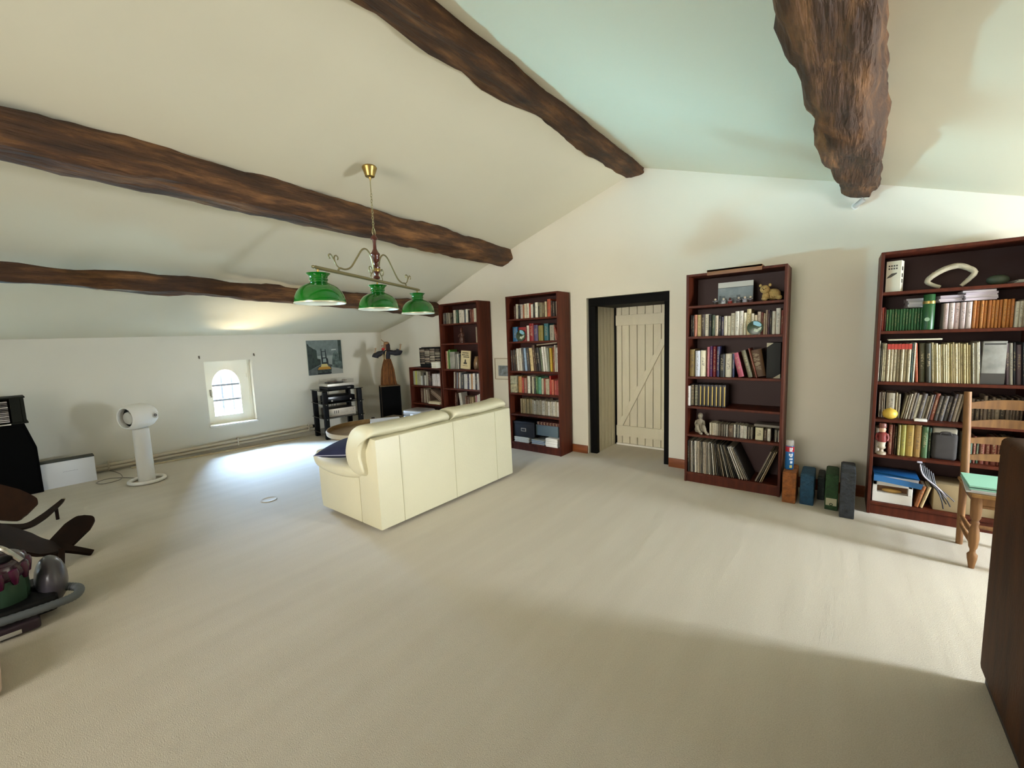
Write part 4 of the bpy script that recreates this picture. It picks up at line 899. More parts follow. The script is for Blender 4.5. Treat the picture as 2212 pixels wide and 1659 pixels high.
row(bc1, 3, 475, 905, [(582, 596, .25, 'c8bca8', .06), (598, 618, .25, '4a2a1c', .07), (620, 632, .24, '7a8c96', .07), (634, 644, .24, '6a4030', .08), (646, 660, .24, 'd8d0c0', .05), (662, 676, .235, '5a5a5c', .05), (678, 700, .23, '3a3c40', .05), (706, 730, .22, 'd4d0c8', .03), (736, 748, .22, 'dcd8d0', .03), (750, 768, .22, '34324a', .03), (770, 790, .225, 'e0dcd2', .02), (792, 810, .225, 'c89a68', .02), (812, 838, .235, 'e0dcd4', .02), (840, 862, .24, '34343a', .01), (864, 880, .235, 'd8d4cc'), (882, 903, .235, 'e2ded4')], yo=.03)
row(bc1, 2, 480, 910, [(576, 590, .21, '5a2a1a', .05), (592, 606, .2, '3a1e16', .05), (640, 672, .21, 'c9c3b4', -.14), (700, 720, .17, '6a4a34'), (724, 744, .16, '5a3a28'), (748, 770, .16, '8a7048'), (774, 800, .16, 'a08a60'), (822, 838, .19, 'b07a7a'), (842, 858, .2, 'd8d0bc'), (860, 880, .21, 'e0dac8'), (884, 905, .21, 'dcd4c0')], yo=.06)
b = B(); b.box((-.085, 0, 0), (.085, .05, .05), .003); tag(b.build('white_box', paint('d9dde0'), loc=(-4.25, bc1.y+.005, SH[1]+.001)), 'small white box before books, fifth shelf of sofa-side bookcase', 'box')
row(bc1, 1, 480, 910, fill(500, 900, 10, .25, .3, MIXED), yo=.05)

# --- low bookcase
random.seed(41)
row(bcl, 3, 45, 655, [(50, 70, .225, '9a9680'), (71, 88, .225, 'b4ae94'), (90, 120, .225, 'b8b84e'), (122, 142, .225, 'aaa68c'), (144, 166, .225, 'a49e84'), (168, 188, .225, 'b2ac94'), (190, 208, .22, 'a8a288'), (212, 228, .15, 'cacac4'), (230, 244, .15, 'b8b8b4'), (258, 276, .2, '5a564e'), (278, 296, .16, 'd8d4ca'), (298, 312, .16, 'dcd8d0'), (318, 352, .22, 'b2aa98'), (354, 400, .22, '40241a'), (402, 430, .16, '2a1a14')]+[(440+i*31, 469+i*31, .19, ['d8d0cc', 'e0dad6', 'd2cac4', 'dcd4d0'][i % 4]) for i in range(7)], yo=.05)
row(bcl, 2, 60, 670, [(200, 224, .235, '7a5a48'), (232, 250, .22, '5a3a2c'), (262, 286, .225, 'b4a68c'), (292, 312, .2, '6a4a38'), (320, 346, .215, 'a89a84', -.05), (350, 366, .22, '8a7a64', -.05), (370, 392, .22, '6a5648', -.1)], yo=.05)
for i, (x, z, an, hx_) in enumerate(((-5.00, .128, .5, '8a7464'), (-5.0, .10, .5, '9a8272'), (-5.0, .072, .5, '75604f'))):
    b = B(); b.box((-.15, 0, 0), (.15, .15, .018), .002); o = b.build('magazine', paint(hx_), loc=(x-.04, bcl.y+.08, .505+z)); o.rotation_euler = (0, an, 0)
    tag(o, '%s slumped magazine of three sliding down, middle shelf of low bookcase' % ['topmost', 'central', 'lowest'][i], 'magazine', 'slumped magazines')
for i, (z, hx_) in enumerate(((0, 'cfc5ac'), (.022, 'c4b696'))):
    b = B(); b.box((-.13, 0, 0), (.13, .17, .02), .002); tag(b.build('flat_book', paint(hx_), loc=(-5.02+i*.02, bcl.y+.005, .492+z), rz=.06*i), 'pale book lying flat, %s of two, middle shelf of low bookcase' % ('lower', 'upper')[i], 'book')
row(bcl, 1, 60, 670, fill(380, 650, 7, .22, .28, DARK+['6a4a38', '8a7a64']), yo=.06)
# CD rack on the low bookcase
cr = thing('cd_rack', 'black four column CD rack standing on the low bookcase', 'rack', (-5.08, bcl.y+.03, 1.066))
b = B(); b.box((-.245, 0, 0), (.25, .15, .055), .008); b.build('base', M_BLACK, cr)
for x_ in (-.245, -.125, -.005, .115, .24):
    b = B(); b.box((x_-.005, 0, .05), (x_+.005, .15, .31)); b.build('upright', M_BLACK, cr, smooth=0)
b = B(); b.box((-.20, 0, .305), (.25, .15, .32), .003); b.build('top_plate', M_BLACK, cr)
b = B(); b.box((-.245, .145, .05), (.25, .15, .31)); b.build('back_plate', M_BLACK, cr, smooth=0)
bm_ = B(); bm_.box((-.053, 0, 0), (.053, .125, .0095)); CDO = bm_.build('cd_case', MATS['book'], smooth=0); CDM = CDO.data; bpy.data.objects.remove(CDO)
CC = ['b8ad98', '5a4a3c', 'd0c4ac', '6a5a4a', '3a302a', '8a7a66', 'c0a890', '2a2420']
for c_ in range(4):
    for i in range(15):
        o = bpy.data.objects.new('cd_case', CDM); col.objects.link(o); o.location = (-5.08-.185+c_*.12, bcl.y+.026+random.uniform(-.004, .004), 1.066+.062+i*.0158); o.color = (*lin(random.choice(CC)), 1)
        tag(o, 'CD case %s from bottom in %s column of the black CD rack' % (ordn(i), ORD[c_]), 'cd case', 'CDs in the black rack')
for i in range(3):
    b = B(); b.box((-.055, 0, 0), (.055, .095, .03), .004); tag(b.build('card_box', paint('e0dcc8'), loc=(-4.885, bcl.y-.075, 1.067+i*.031), rz=random.uniform(-.05, .05)), 'small cream card box, %s of three stacked beside CD rack' % ('lowest', 'middle', 'topmost')[i], 'box', 'cream card boxes')
# silver case in front of the low bookcase
sv = thing('silver_case', 'silver lidded case standing before the low bookcase', 'case', (-4.98, 4.02, 0), .12)
b = B(); b.box((-.19, -.15, 0), (.19, .15, .385), .02, 3); b.build('body', mat('case_silver', 'b8b6b2', .4, metal=.3), sv)
b = B(); b.box((-.195, -.155, .385), (.195, .155, .47), .035, 4); b.build('lid', mat('lid_silver', 'a8a49e', .35, metal=.4), sv)
b = B(); b.box((-.03, -.165, .34), (.03, -.15, .42), .006); b.build('latch', paint('e6e8ea', .4), sv)
sheaf('paper_stack', 'pale magazines piled beside the silver case', 'papers', (-4.55, 3.98, 0.0), .1, .3, .22, 22, ['d4cbb4', 'c9bfa6', 'e0d8c4'], .017, .01)
b = B(); b.box((-.2, -.14, 0), (.2, .14, .31), .006); tag(b.build('carton', mat('brown_card', '7a6a58', .85), loc=(-5.5, 3.98, 0), rz=.15), 'brown open carton on carpet left of the silver case', 'box')

# --- bookcase behind the chair
random.seed(51)
bx = thing('white_carton', 'white bottle carton with black print at left of top shelf', 'box', (.285, bc4.y+.07, SH[5]+.001), -.25)
b = B(); b.box((-.042, -.04, 0), (.042, .045, .225), .002); b.build('carton', paint('d5cfba', .5), bx)
b = B()
for zz in (.19, .17):
    for i in range(4): b.box((-.03+i*.014, -.0412, zz-.006), (-.021+i*.014, -.04, zz+.005))
b.prism([(-.038, .10), (-.012, .108), (.018, .13), (.02, .138), (-.01, .135), (-.03, .115)], -.0412, -.04)
for zz in (.17, .12, .08): b.box((.042, -.02, zz-.016), (.0432, .015, zz+.012))
b.build('print', paint('3e3a30'), bx, smooth=0)
an = thing('antler', 'pale curved antler bone propped on the top shelf', 'antler', (.595, bc4.y+.10, SH[5]+.001))
pts = [(-.06, .0, .012), (-.125, .0, .05), (-.115, 0, .085), (-.05, .01, .135), (.02, .012, .155), (.07, .01, .135), (.105, .0, .10), (.085, 0, .06), (.045, 0, .012)]
sp_ = smoothpath(pts, 5); b = B(); b.tube(sp_, [.010+.010*math.sin(PI*i/(len(sp_)-1)*.9+.2)+.002*noise.noise((i*.6, 0, 0)) for i in range(len(sp_))], 10)
for i, d_ in ((12, (-.012, 0, .016)), (20, (0, 0, .02)), (31, (.018, 0, .01)), (5, (-.02, 0, .004))):
    p = sp_[i]; b.tube([p, p+Vector(d_)], [.012, .003], 7)
b.build('bone', mat('bone', 'bdb197', .7, var=.2, vscale=20, bump=.3, bscale=60), an, smooth=80)
b = B(); b.ball((0, 0, .035), (.055, .04, .035), 20); tag(b.build('stone', mat('green_stone', '47503c', .5, var=.3, vscale=12), loc=(.815, bc4.y+.12, SH[5]+.001), smooth=80), 'smooth dark green stone egg on the top shelf', 'stone')
sheaf('paper_stack', 'few grey papers at right end of top shelf', 'papers', (.915, bc4.y+.12, SH[5]+.001), .1, .08, .16, 4, ['8a8478', 'a09a8c'], .005, .006)
L4, R4 = 190, 1735
row(bc4, 5, L4, R4, [(165+30, 188+20, .18, '8a3a2a'), (210, 222, .18, 'b8543a'), (224, 236, .18, '9a2a20'), (238, 249, .17, '6a1a14')]+[(254+i*31.5, 283+i*31.5, .16, ['3c7444', '467f50', '437a4a', '386a3e'][i % 4]) for i in range(13)]+[(872+i*57, 926+i*57, .185, ['cdb6b0', 'd4c0b8', 'c9b0aa'][i % 3]) for i in range(5)]+[(1162+i*35, 1194+i*35, .19, ['c07a34', 'b86e2c', 'c8843e'][i % 3]) for i in range(11)]+fill(1550, 1725, 6, .17, .19, CREAM), yo=.07, dep=.13)
gt = thing('gift_tube', 'dark green cylindrical gift tube with gold bands before green books', 'tube', (.478, bc4.y+.045, SH[4]+.001))
b = B(); b.lathe([(0, 0), (.032, 0), (.033, .004), (.033, .19), (.031, .194), (.031, .25), (.029, .254), (0, .254)], 24); b.build('tube', mat('tube_green', '154a1e', .4), gt)
b = B(); b.lathe([(.0325, .186), (.0345, .187), (.0345, .205), (.0325, .206)], 24); b.build('gold_band', M_BRASS, gt)
b = B(); b.lathe([(0, 0), (.014, 0), (.014, .0015), (0, .002)], 16, (-.008, -.0325, .075), (-.2, -1, 0)); b.build('emblem', paint('9ab89a'), gt)
for i, (xa, n_, cols) in enumerate(((.42, 5, ['a8a4a0', 'b4aeb0', 'c0bab8']), (.585, 4, ['b0a4aa', 'c4b8ba', 'a89ca2']), (.725, 6, ['c6b8bc', 'b8aab0', 'd0c4c4']))):
    sheaf('pamphlet_stack', ['grey pamphlets lying across the green books', 'lilac pamphlets beside the green tube', 'lilac pamphlets lying across the pink books'][i], 'papers', (xa, bc4.y+.15, SH[4]+[.168, .195, .195][i]), .1, .12 if i < 2 else .16, .14, n_, cols, .011, .008)
row(bc4, 4, 150, 1730, [(146+8, 168, .31, 'dcd6bc'), (176, 192, .29, '5a5a48'), (196, 212, .29, 'd8d2ae'), (214, 244, .29, 'efe9c8')]+[(248+i*40, 286+i*40, .285, ['c4b898', 'bcae8c', 'cabf9f', 'a89a7c'][i % 4]) for i in range(7)]+[(532, 546, .29, '4a6a6a'), (552, 574, .29, 'd2d0b8'), (590, 622, .285, 'a8502a', -.06), (630, 700, .285, '4a4830', -.04), (704, 764, .285, '38382a', -.05)]+fill(768, 1180, 17, .275, .295, ['d0c08c', 'c9bb92', 'b9a878', 'd8cca4', 'e2d8b0', 'ab9c70'], -.06, -.06)+fill(1186, 1262, 5, .28, .3, ['e0dac0', 'd8d4c0', 'c8c4b0'], -.06)+fill(1500, 1715, 6, .27, .29, ['7a5a60', '2e3038', 'b8b4a8', '5a4a50'], -.06), yo=.035, dep=.22)
for i in range(7):
    x = bc4.x0+((248+286)/2+i*40-150)*(bc4.x1-bc4.x0)/1580
    b = B(); b.box((-.009, 0, 0), (.009, .012, .04)); tag(b.build('red_tab', paint('a83224'), loc=(x, bc4.y+.028, SH[3]+.246), smooth=0), 'red header tab on magazine, %s from left on third shelf' % ORD[i], 'tab', 'red magazine tabs')
mh = thing('magazine_holder', 'grey printed magazine holder with dark foot on third shelf', 'magazine holder', (.815, bc4.y+.035, SH[3]+.001))
b = B(); b.box((-.055, 0, 0), (.055, .24, .295), .003); b.build('sleeve', mat('holder_grey', '9a9890', .6, color2='74736e', vscale=12), mh)
b = B(); b.box((-.056, -.001, 0), (.056, .02, .075)); b.build('foot_band', paint('3a3630'), mh, smooth=0)
b = B(); b.box((-.05, -.001, .27), (.05, .005, .282)); b.build('header_band', paint('44423e'), mh, smooth=0)
b = B(); b.box((-.145, 0, 0), (.145, .12, .01), .002); tag(b.build('flat_board', paint('ddd6bc'), loc=(.415, bc4.y+.04, SH[3]+.312)), 'white flat board lying on magazines, third shelf of bookcase behind chair', 'board')
row(bc4, 3, 165, 1690, [(206, 220, .2, 'a89a84'), (224, 238, .2, '6a5644'), (242, 256, .2, 'c0b498'), (260, 276, .2, '8a7a60'), (292, 398, .195, 'a8a08a'), (402, 420, .2, 'c8bc94'), (424, 456, .19, '8a7f68')]+[(470+i*0, 0, 0, '') for i in range(0)]+fill(466, 1075, 17, .18, .21, ['c9c2ae', '7a6c58', '3a342e', 'b0a890', '8a4a34', '5a5450', 'd8d0b8', '484040'], .15, .15)+fill(1120, 1680, 14, .17, .2, ['8a7a6a', 'a89a84', '6a5c50', '4a4038', 'b8ac94']), yo=.095)
b = B(); b.ball((0, 0, .041), (.046, .046, .042), 20); b.tube([(0, 0, .08), (.004, 0, .088)], [.006, .003], 6); tag(b.build('melon', mat('melon_yellow', 'd9b548', .45, var=.1, vscale=8, bump=.1, bscale=40), loc=(.305, bc4.y+.045, SH[2]+.001), smooth=80), 'round yellow melon in front of books behind the chair', 'fruit')
b = B(); b.box((-.035, 0, 0), (.035, .05, .018), .003); tag(b.build('small_white_box', paint('e4e0d6', .4), loc=(.475, bc4.y+.012, SH[2]+.001)), 'small white box at edge of fourth shelf behind the chair', 'box')
row(bc4, 2, 160, 1690, [(178, 238, .2, 'b8ac98'), (336, 380, .235, '8a4a38'), (384, 402, .235, '5a2a1c'), (406, 430, .22, '3a2a14'), (440, 470, .24, 'a49a62'), (472, 528, .24, '96903e'), (532, 620, .245, 'a88a3c'), (622, 700, .245, 'a07c40'), (704, 770, .235, '4a6a40'), (774, 806, .23, '24402c')]+fill(1120, 1660, 12, .17, .21, ['4a5a44', '6a6a50', '35503c', 'a09880', '7a3a2c']), yo=.05)
nc = thing('nutcracker', 'red and white wooden nutcracker figure before books behind the chair', 'figurine', (.268, bc4.y+.03, SH[1]+.001))
for nm, pf, hx_ in (('base', [(0, 0), (.028, 0), (.028, .018), (.014, .022), (.012, .04), (.024, .05), (.024, .062), (0, .062)], 'a89a84'), ('boots', [(0, .062), (.02, .062), (.022, .09), (.026, .1), (0, .1)], 'c9c0ac'), ('coat', [(0, .1), (.026, .1), (.03, .115), (.024, .14), (.028, .165), (.02, .175), (0, .176)], '7a2c28'), ('head', [(0, .175), (.018, .177), (.022, .195), (.018, .212), (0, .214)], 'c9a284'), ('hat', [(0, .21), (.022, .21), (.024, .215), (.022, .24), (.018, .246), (0, .247)], '7a4a40')):
    b = B(); b.lathe(pf, 16); b.build(nm, paint(hx_, .4), nc)
for s_ in (-1, 1):
    b = B(); b.tube(smoothpath([(s_*.027, 0, .165), (s_*.035, -.004, .135), (s_*.028, -.012, .11)], 4), .008, 7); b.build('arm', paint('7a2c28', .5), nc)
bg_ = thing('laptop_bag', 'dark grey bag standing on fifth shelf behind the chair', 'bag', (.614, bc4.y+.045, SH[1]+.001))
b = B(); b.box((-.066, 0, 0), (.066, .16, .20), .025, 4); b.build('body', mat('grey_nylon', '3a3634', .85, var=.2, vscale=20), bg_)
b = B(); b.box((-.064, .02, .17), (.064, .16, .235), .015, 3); b.build('top_flap', paint('97907e', .8), bg_)
b = B(); b.tube(smoothpath([(-.03, -.002, .19), (-.02, -.014, .21), (.02, -.014, .21), (.03, -.002, .19)], 5), .005, 6); b.build('handle', MATS['grey_nylon'], bg_)
wb = thing('toy_box', 'white box with cut out window on bottom shelf behind the chair', 'box', (.345, bc4.y+.02, SH[0]+.001))
for lo, hi in (((-.115, 0, 0), (.115, .2, .075)), ((-.115, 0, .075), (-.09, .2, .165)), ((.09, 0, .075), (.115, .2, .165)), ((-.115, 0, .135), (.115, .2, .165)), ((-.115, .06, .07), (.115, .2, .15))):
    b = B(); b.box(lo, hi, .002, 1); b.build('panel', paint('dedad0', .5) if lo[1] == 0 else paint('6a4420'), wb, smooth=0)
b = B(); b.ball((.0, .04, .09), (.06, .02, .016), 14); b.build('contents', paint('b8904a'), wb, smooth=80)
bb = thing('ring_binder', 'blue binder lying on top of the white window box', 'binder', (.362, bc4.y-.005, SH[0]+.172), .0)
b = B(); b.box((-.13, 0, .045), (.13, .26, .05), .001); b.build('cover', paint('1f5f9c', .4), bb)
b = B(); b.box((-.13, 0, 0), (.13, .26, .005), .001); b.build('cover', paint('1f5f9c', .4), bb)
b = B(); b.box((-.125, .004, .005), (.125, .25, .045)); b.build('papers', mat('binder_pages', 'cfd0d8', .8, var=.15, vscale=60, stretch=(1, 1, 20)), bb, smooth=0)
b = B(); b.prism([(-.13, .006), (.14, -.02), (.15, .02), (-.13, .05)], -.004, .0, 'y', ); b.build('front_flap', paint('2a6aa4', .4), bb, smooth=0)
put(bc4, 1, .487, .022, .17, '9a5a2a', .22, .16, .03, 'orange wooden book leaning against the white window box')
put(bc4, 1, .512, .018, .17, 'c9b080', .24, .16, .03, 'pale book leaning beside the orange wooden book, bottom shelf')
b = B(); b.box((-.2, 0, 0), (.2, .24, .2), .004); tag(b.build('cardboard_box', mat('card_beige', 'a08c68', .85, var=.1, vscale=4), loc=(.775, bc4.y+.04, SH[0]+.001)), 'beige cardboard box on bottom shelf behind the chair', 'box')
random.seed(61)
for i in range(7):
    x0_ = .485+i*.012; z0_ = .46-.012*i; e = Vector((.62+random.uniform(-.03, .06), bc4.y-.01-random.uniform(0, .05), .18+random.uniform(-.06, .08)))
    p = smoothpath([(x0_, bc4.y-.004, z0_), (x0_+.02, bc4.y-.03, z0_-.09), ((x0_+e.x)/2+.02, bc4.y-.04, (z0_+e.z)/2-.05), tuple(e)], 6)
    b = B(); b.tube(p, .004 if i else .005, 6)
    if i < 2: b.box((x0_-.016, bc4.y-.012, z0_-.006), (x0_+.012, bc4.y+.004, z0_+.006), .002)
    o = b.build('charger_cable', paint('b8b4c4' if i == 0 else '17151a', .5)); tag(o, 'pale charger cable drooping over bottom shelf edge' if i == 0 else 'black cable in tangle drooping over bottom shelf edge', 'cable', 'tangled cables')

# ------------------------------------------------------------------ binders on the floor and spray can
def binder(x0, x1, y0, y1, h, hexc, c2, label, labelcard=False, lean=0):
    o = thing('lever_arch_file', label, 'file', ((x0+x1)/2, y0, 0.0), lean); w_ = (x1-x0)/2; d_ = y1-y0
    M_ = mat('file_'+hexc, hexc, .75, color2=c2, vscale=22, bump=.6, bscale=45)
    b = B(); rings = []; N = 8
    b.box((-w_, 0, 0), (w_, d_, h), .008, 3); b.build('cover', M_, o)
    b = B(); b.box((-w_*.8, .012, h-.004), (w_*.8, d_+.002, h+.002)); b.build('page_edge', M_, o, smooth=0)
    b = B(); b.lathe([(.006, -.002), (.011, -.003), (.012, 0), (.005, 0)], 14, (0, -.001, .05), (0, 1, 0)); b.build('finger_ring', M_, o)
    if labelcard:
        b = B(); b.box((-w_*.82, -.002, .04), (w_*.82, .001, .10)); b.build('label_card', paint('a9a486'), o, smooth=0)
binder(-.362, -.265, 4.14, 4.42, .268, '9a5a22', '6a3a14', 'orange brown mottled lever arch file under the spray can')
binder(-.238, -.142, 4.17, 4.45, .255, '1b4a66', '12344a', 'blue mottled lever arch file standing on carpet')
binder(-.125, -.075, 4.36, 4.6, .2, '2a3430', '1a201e', 'low dark file in the gap between blue and green files')
binder(-.068, .018, 4.15, 4.43, .292, '24481f', '173014', 'green mottled lever arch file with pale label card', True)
binder(.028, .12, 4.03, 4.38, .358, '3a3f48', '2b2e30', 'tall slate grey lever arch file beside the bookcase')
ca = thing('spray_can', 'blue and red spray can with clear cap on orange file', 'spray can', (-.325, 4.25, .2715))
b = B(); b.lathe([(0, 0), (.03, 0), (.032, .004), (.032, .2), (.027, .208), (.0, .208)], 24); b.build('can', mat('can_blue', '155a92', .3, metal=.2), ca)
b = B(); b.lathe([(.0325, .155), (.0326, .156), (.0326, .199), (.0325, .2)], 24); b.build('red_band', paint('a8182a', .3), ca)
b = B(); b.lathe([(.028, .205), (.0295, .208), (.0295, .24), (.027, .254), (.018, .258), (0, .259)], 20); b.build('cap', mat('clear_cap', 'd8d4cc', .2, trans=.6), ca)
b = B(); b.cyl((0, 0, .208), (0, 0, .236), .009, .007, n=12); b.build('nozzle', M_WHITEP, ca)
def wrap(b, a0, a1, z0, z1, r=.0328):
    n_ = max(2, int(abs(a1-a0)/.15)+1); pts0 = [(r*math.cos(a0+(a1-a0)*k/(n_-1)), r*math.sin(a0+(a1-a0)*k/(n_-1))) for k in range(n_)]
    b.loft([[(x, y, z0) for x, y in pts0], [(x, y, z1) for x, y in pts0]], closed=False, caps=False)
b = B(); c0 = -1.35
for z0, z1, segs in ((.175, .192, ((-.2, .1), (.2, .55))), (.16, .172, ((-.2, .5),)), (.122, .14, ((-.3, -.05), (.05, .3), (.4, .6))), (.112, .12, ((-.1, .5),)), (.085, .10, ((-.15, .05), (.12, .3), (.38, .6))), (.055, .075, ((.0, .2), (.28, .55)))):
    for s0, s1 in segs: wrap(b, c0+s0, c0+s1, z0, z1)
b.build('lettering', paint('dfe2e6', .4), ca, smooth=0)
b = B(); wrap(b, c0-.1, c0+.5, .015, .04); b.build('yellow_print', paint('b8b070', .4), ca, smooth=0)

# ------------------------------------------------------------------ ladder back chair with papers
ch_ = thing('ladder_back_chair', 'honey pine ladder back chair with turned front legs', 'chair', (.86, 3.77, 0))
for s_ in (-1, 1):
    x_ = s_*.195
    b = B(); b.tube([(x_*.98, .185, 0), (x_, .17, .25), (x_, .165, .46), (x_*1.02, .18, .75), (x_*1.05, .205, 1.03)], [.017, .019, .021, .02, .018], 12); b.build('back_post', M_OAK, ch_, smooth=60)
    b = B(); b.lathe([(0, 0), (.013, 0), (.017, .03), (.022, .06), (.024, .085), (.014, .10), (.013, .115), (.02, .135), (.025, .19), (.022, .24), (.014, .27), (.02, .285), (.015, .30), (.024, .32), (.026, .42), (.024, .452), (0, .452)], 16, (x_-.015*s_*0, -.185, 0)); b.build('front_leg', M_OAK, ch_)
for z, h in ((.60, .05), (.71, .052), (.82, .055), (.94, .062)):
    b = B(); rings = []
    for i in range(13):
        t = i/12*2-1; yy = .165+(z-.46)*.07+.02*(1-t*t); hh = h*(.62+.38*(1-t*t))
        rings.append([(t*.19, yy-.007, z-h*.3), (t*.19, yy+.007, z-h*.3), (t*.19, yy+.007, z-h*.3+hh), (t*.19, yy-.007, z-h*.3+hh)])
    b.loft(rings); b.build('back_slat', M_OAK, ch_)
b = B(); b.box((-.225, -.22, .447), (.225, .175, .468), .008); b.build('seat', mat('rush_seat', 'a87f4a', .8, color2='8a6436', vscale=30), ch_)
for a, c in (((-.195, -.185, .39), (.195, -.185, .39)), ((-.195, -.185, .2), (-.192, .175, .2)), ((.195, -.185, .2), (.192, .175, .2)), ((-.19, .175, .14), (.19, .175, .14)), ((-.195, -.185, .14), (-.192, .175, .14))):
    b = B(); b.tube([a, ((a[0]+c[0])/2, (a[1]+c[1])/2, a[2]), c], [.01, .014, .01], 10); b.build('stretcher', M_OAK, ch_)
for s_ in (-1, 1):
    b = B(); b.box((s_*.195-.012, -.19, .40), (s_*.195+.012, .17, .447), .003); b.build('seat_rail', M_OAK, ch_)
b = B(); b.box((-.195, -.197, .40), (.195, -.173, .447), .003); b.build('seat_rail', M_OAK, ch_)
pf = thing('folder_stack', 'teal folder over white papers on the chair seat', 'papers', (.835, 3.725, .469), -.06)
for i, (z, hx_, w_) in enumerate(((0, 'e6e8ea', .205), (.012, 'd8dade', .195), (.022, '8fc8b4', .205), (.034, '2a4a44', .2), (.037, '9ad4be', .205))):
    b = B(); b.box((-w_, -.165, z), (w_, .13, z+(.01 if i != 3 else .003)), .001, 1); o = b.build('sheet', paint(hx_, .5), pf, smooth=0); o.rotation_euler = (0, 0, (-.03, .02, .04, .04, .03)[i])
# brown cabinet at the right edge of the frame
cb_ = thing('cabinet', 'tall dark brown cabinet with rounded edges at the right foreground', 'cabinet', (.85, 1.77, 0))
M_CAB = mat('brown_veneer', '4c2c12', .7, color2='361e0c', vscale=5, stretch=(3, 3, .6), bump=.2, bscale=50, spec=.15)
b = B(); b.box((-.352, -.66, .05), (.33, .67, 1.035), .03, 4); b.build('carcass', M_CAB, cb_)
b = B(); b.box((-.335, -.64, 0), (.31, .65, .055), .004); b.build('plinth', mat('dark_plinth', '1c110a', .7), cb_)

# ------------------------------------------------------------------ fan, carton, left loudspeaker
fan = thing('pedestal_fan', 'white pedestal fan with rounded drum head and ring base', 'fan', (-6.18, 1.045, 0))
b = B(); pts = [(.155*math.cos(a), .155*math.sin(a), .022) for a in [2*PI*k/40 for k in range(40)]]; b.tube(pts, .02, 10, loop=True); b.build('base_ring', M_WHITEP, fan)
b = B(); b.box((-.15, -.03, .004), (.15, .03, .026), .006); b.build('base_bridge', M_WHITEP, fan)
b = B(); b.lathe([(0, .012), (.075, .012), (.077, .02), (.074, .61), (.06, .62), (0, .62)], 28); b.build('column', M_WHITEP, fan)
ax = (Vector((-.784, -.62, 0))*.64+Vector((.986, -.166, 0))*.77).normalized()
hc = Vector((-.02, .0, .755))
b = B(); prf = [(.001, -.175), (.05, -.168), (.095, -.145), (.125, -.105), (.14, -.05), (.143, 0), (.142, .06), (.134, .11), (.122, .135), (.112, .142), (.106, .138), (.104, .08), (0, .078)]
b.lathe(prf, 36, hc, ax); hd = b.build('drum_head', M_WHITEP, fan, smooth=50)
b = B(); b.lathe([(0, .08), (.103, .08), (.103, .084), (0, .084)], 28, hc, ax); b.build('intake', M_BLACK, hd)
side = ax.cross(Vector((0, 0, 1))).normalized()
if side.dot(Vector((.986, -.166, 0))) < 0: side = -side
b = B(); b.lathe([(0, .086), (.07, .086), (.072, .11), (.066, .132), (.04, .138), (0, .14)], 28, hc+(rv-ax*rv.dot(ax)).normalized()*.032, ax); b.build('inner_disc', mat('fan_grey', 'c9c4b8', .45), hd)
b = B(); b.lathe([(.03, .14), (.034, .144), (.03, .148), (.026, .146)], 24, hc-ax*.075, side); b.build('dial_ring', MATS['fan_grey'], hd)
b = B(); b.lathe([(0, .13), (.017, .13), (.018, .147), (.015, .151), (0, .151)], 20, hc-ax*.075, side); b.build('dial', mat('dial_grey', '7d776e', .4), hd)
b = B(); p = smoothpath([(-6.30, 1.02, .012), (-6.45, .99, .006), (-6.62, .90, .006), (-6.72, .78, .006), (-6.62, .68, .006), (-6.5, .74, .006), (-6.56, .88, .006), (-6.8, .92, .006), (-7.02, .9, .006), (-7.1, .86, .02)], 8); b.tube(p, .004, 6)
tag(b.build('power_cable', paint('8a8272', .5)), 'thin grey cable looping over carpet behind the fan', 'cable')
ct = thing('white_carton', 'long white carton with dark top against the window wall', 'box', (-6.88, .505, 0), -.03)
b = B(); b.box((-.07, -.21, 0), (.07, .21, .285), .003); b.build('carton', paint('d8d9da', .5), ct)
b = B(); b.box((-.072, -.212, .285), (.072, .212, .30), .003); b.build('dark_top', paint('2a2e24', .5), ct)
b = B()
for i in range(11): b.box((.0701, -.05+i*.011, .16+.001*(i % 3)), (.0706, -.044+i*.011, .166+.0015*((i*7) % 3)))
b.build('faint_print', paint('a8a8ac'), ct, smooth=0)
sl = thing('loudspeaker', 'large black loudspeaker with sloping shoulder at left edge', 'loudspeaker', (-6.9, -.08, 0))
b = B(); b.prism([(-.37, 0), (.37, 0), (.37, .50), (.31, .765), (-.31, .765), (-.37, .5)], -.17, .15, 'x', bev=.006); b.build('cabinet', M_BLACKF, sl)
b = B(); b.prism([(-.34, .03), (.35, .03), (.35, .5), (.29, .74), (-.29, .74), (-.34, .5)], .15, .165, 'x', bev=.004); b.build('grille', M_BLACKF, sl)
b = B(); b.cyl((.165, .20, .04), (.172, .20, .04), .012, n=12); b.build('badge', M_SILVER, sl)
cx_ = thing('cd_rack', 'olive black rack of discs on top of the left loudspeaker', 'rack', (-6.90, .06, .766))
Mrk = mat('rack_olive', '18190f', .6, spec=.15)
for lo, hi, nm in (((-.14, -.26, .0), (.15, .20, .018), 'base'), ((-.14, -.26, .27), (.15, .20, .285), 'top_plate'), ((-.14, -.26, .018), (.15, -.24, .27), 'side_plate'), ((-.14, .165, .018), (.15, .19, .27), 'side_plate'), ((-.14, -.24, .018), (-.12, .165, .27), 'back_plate'), ((-.12, .09, .018), (.14, .165, .27), 'inner_post')):
    b = B(); b.box(lo, hi, .002, 1); b.build(nm, Mrk, cx_, smooth=0)
for i in range(12):
    b = B(); b.box((0, -.06, 0), (.13, .065, .0105)); o = b.build('cd_case', paint(random.choice(['b0a8a0', '8a827a', 'c4bcb4', '5a544e'])), smooth=0)
    o.location = (-6.88+random.uniform(-.006, .006), .06+.01, .766+.03+i*.0185); tag(o, 'disc case %s from bottom in the olive rack at left' % ordn(i), 'cd case', 'discs in the olive rack')
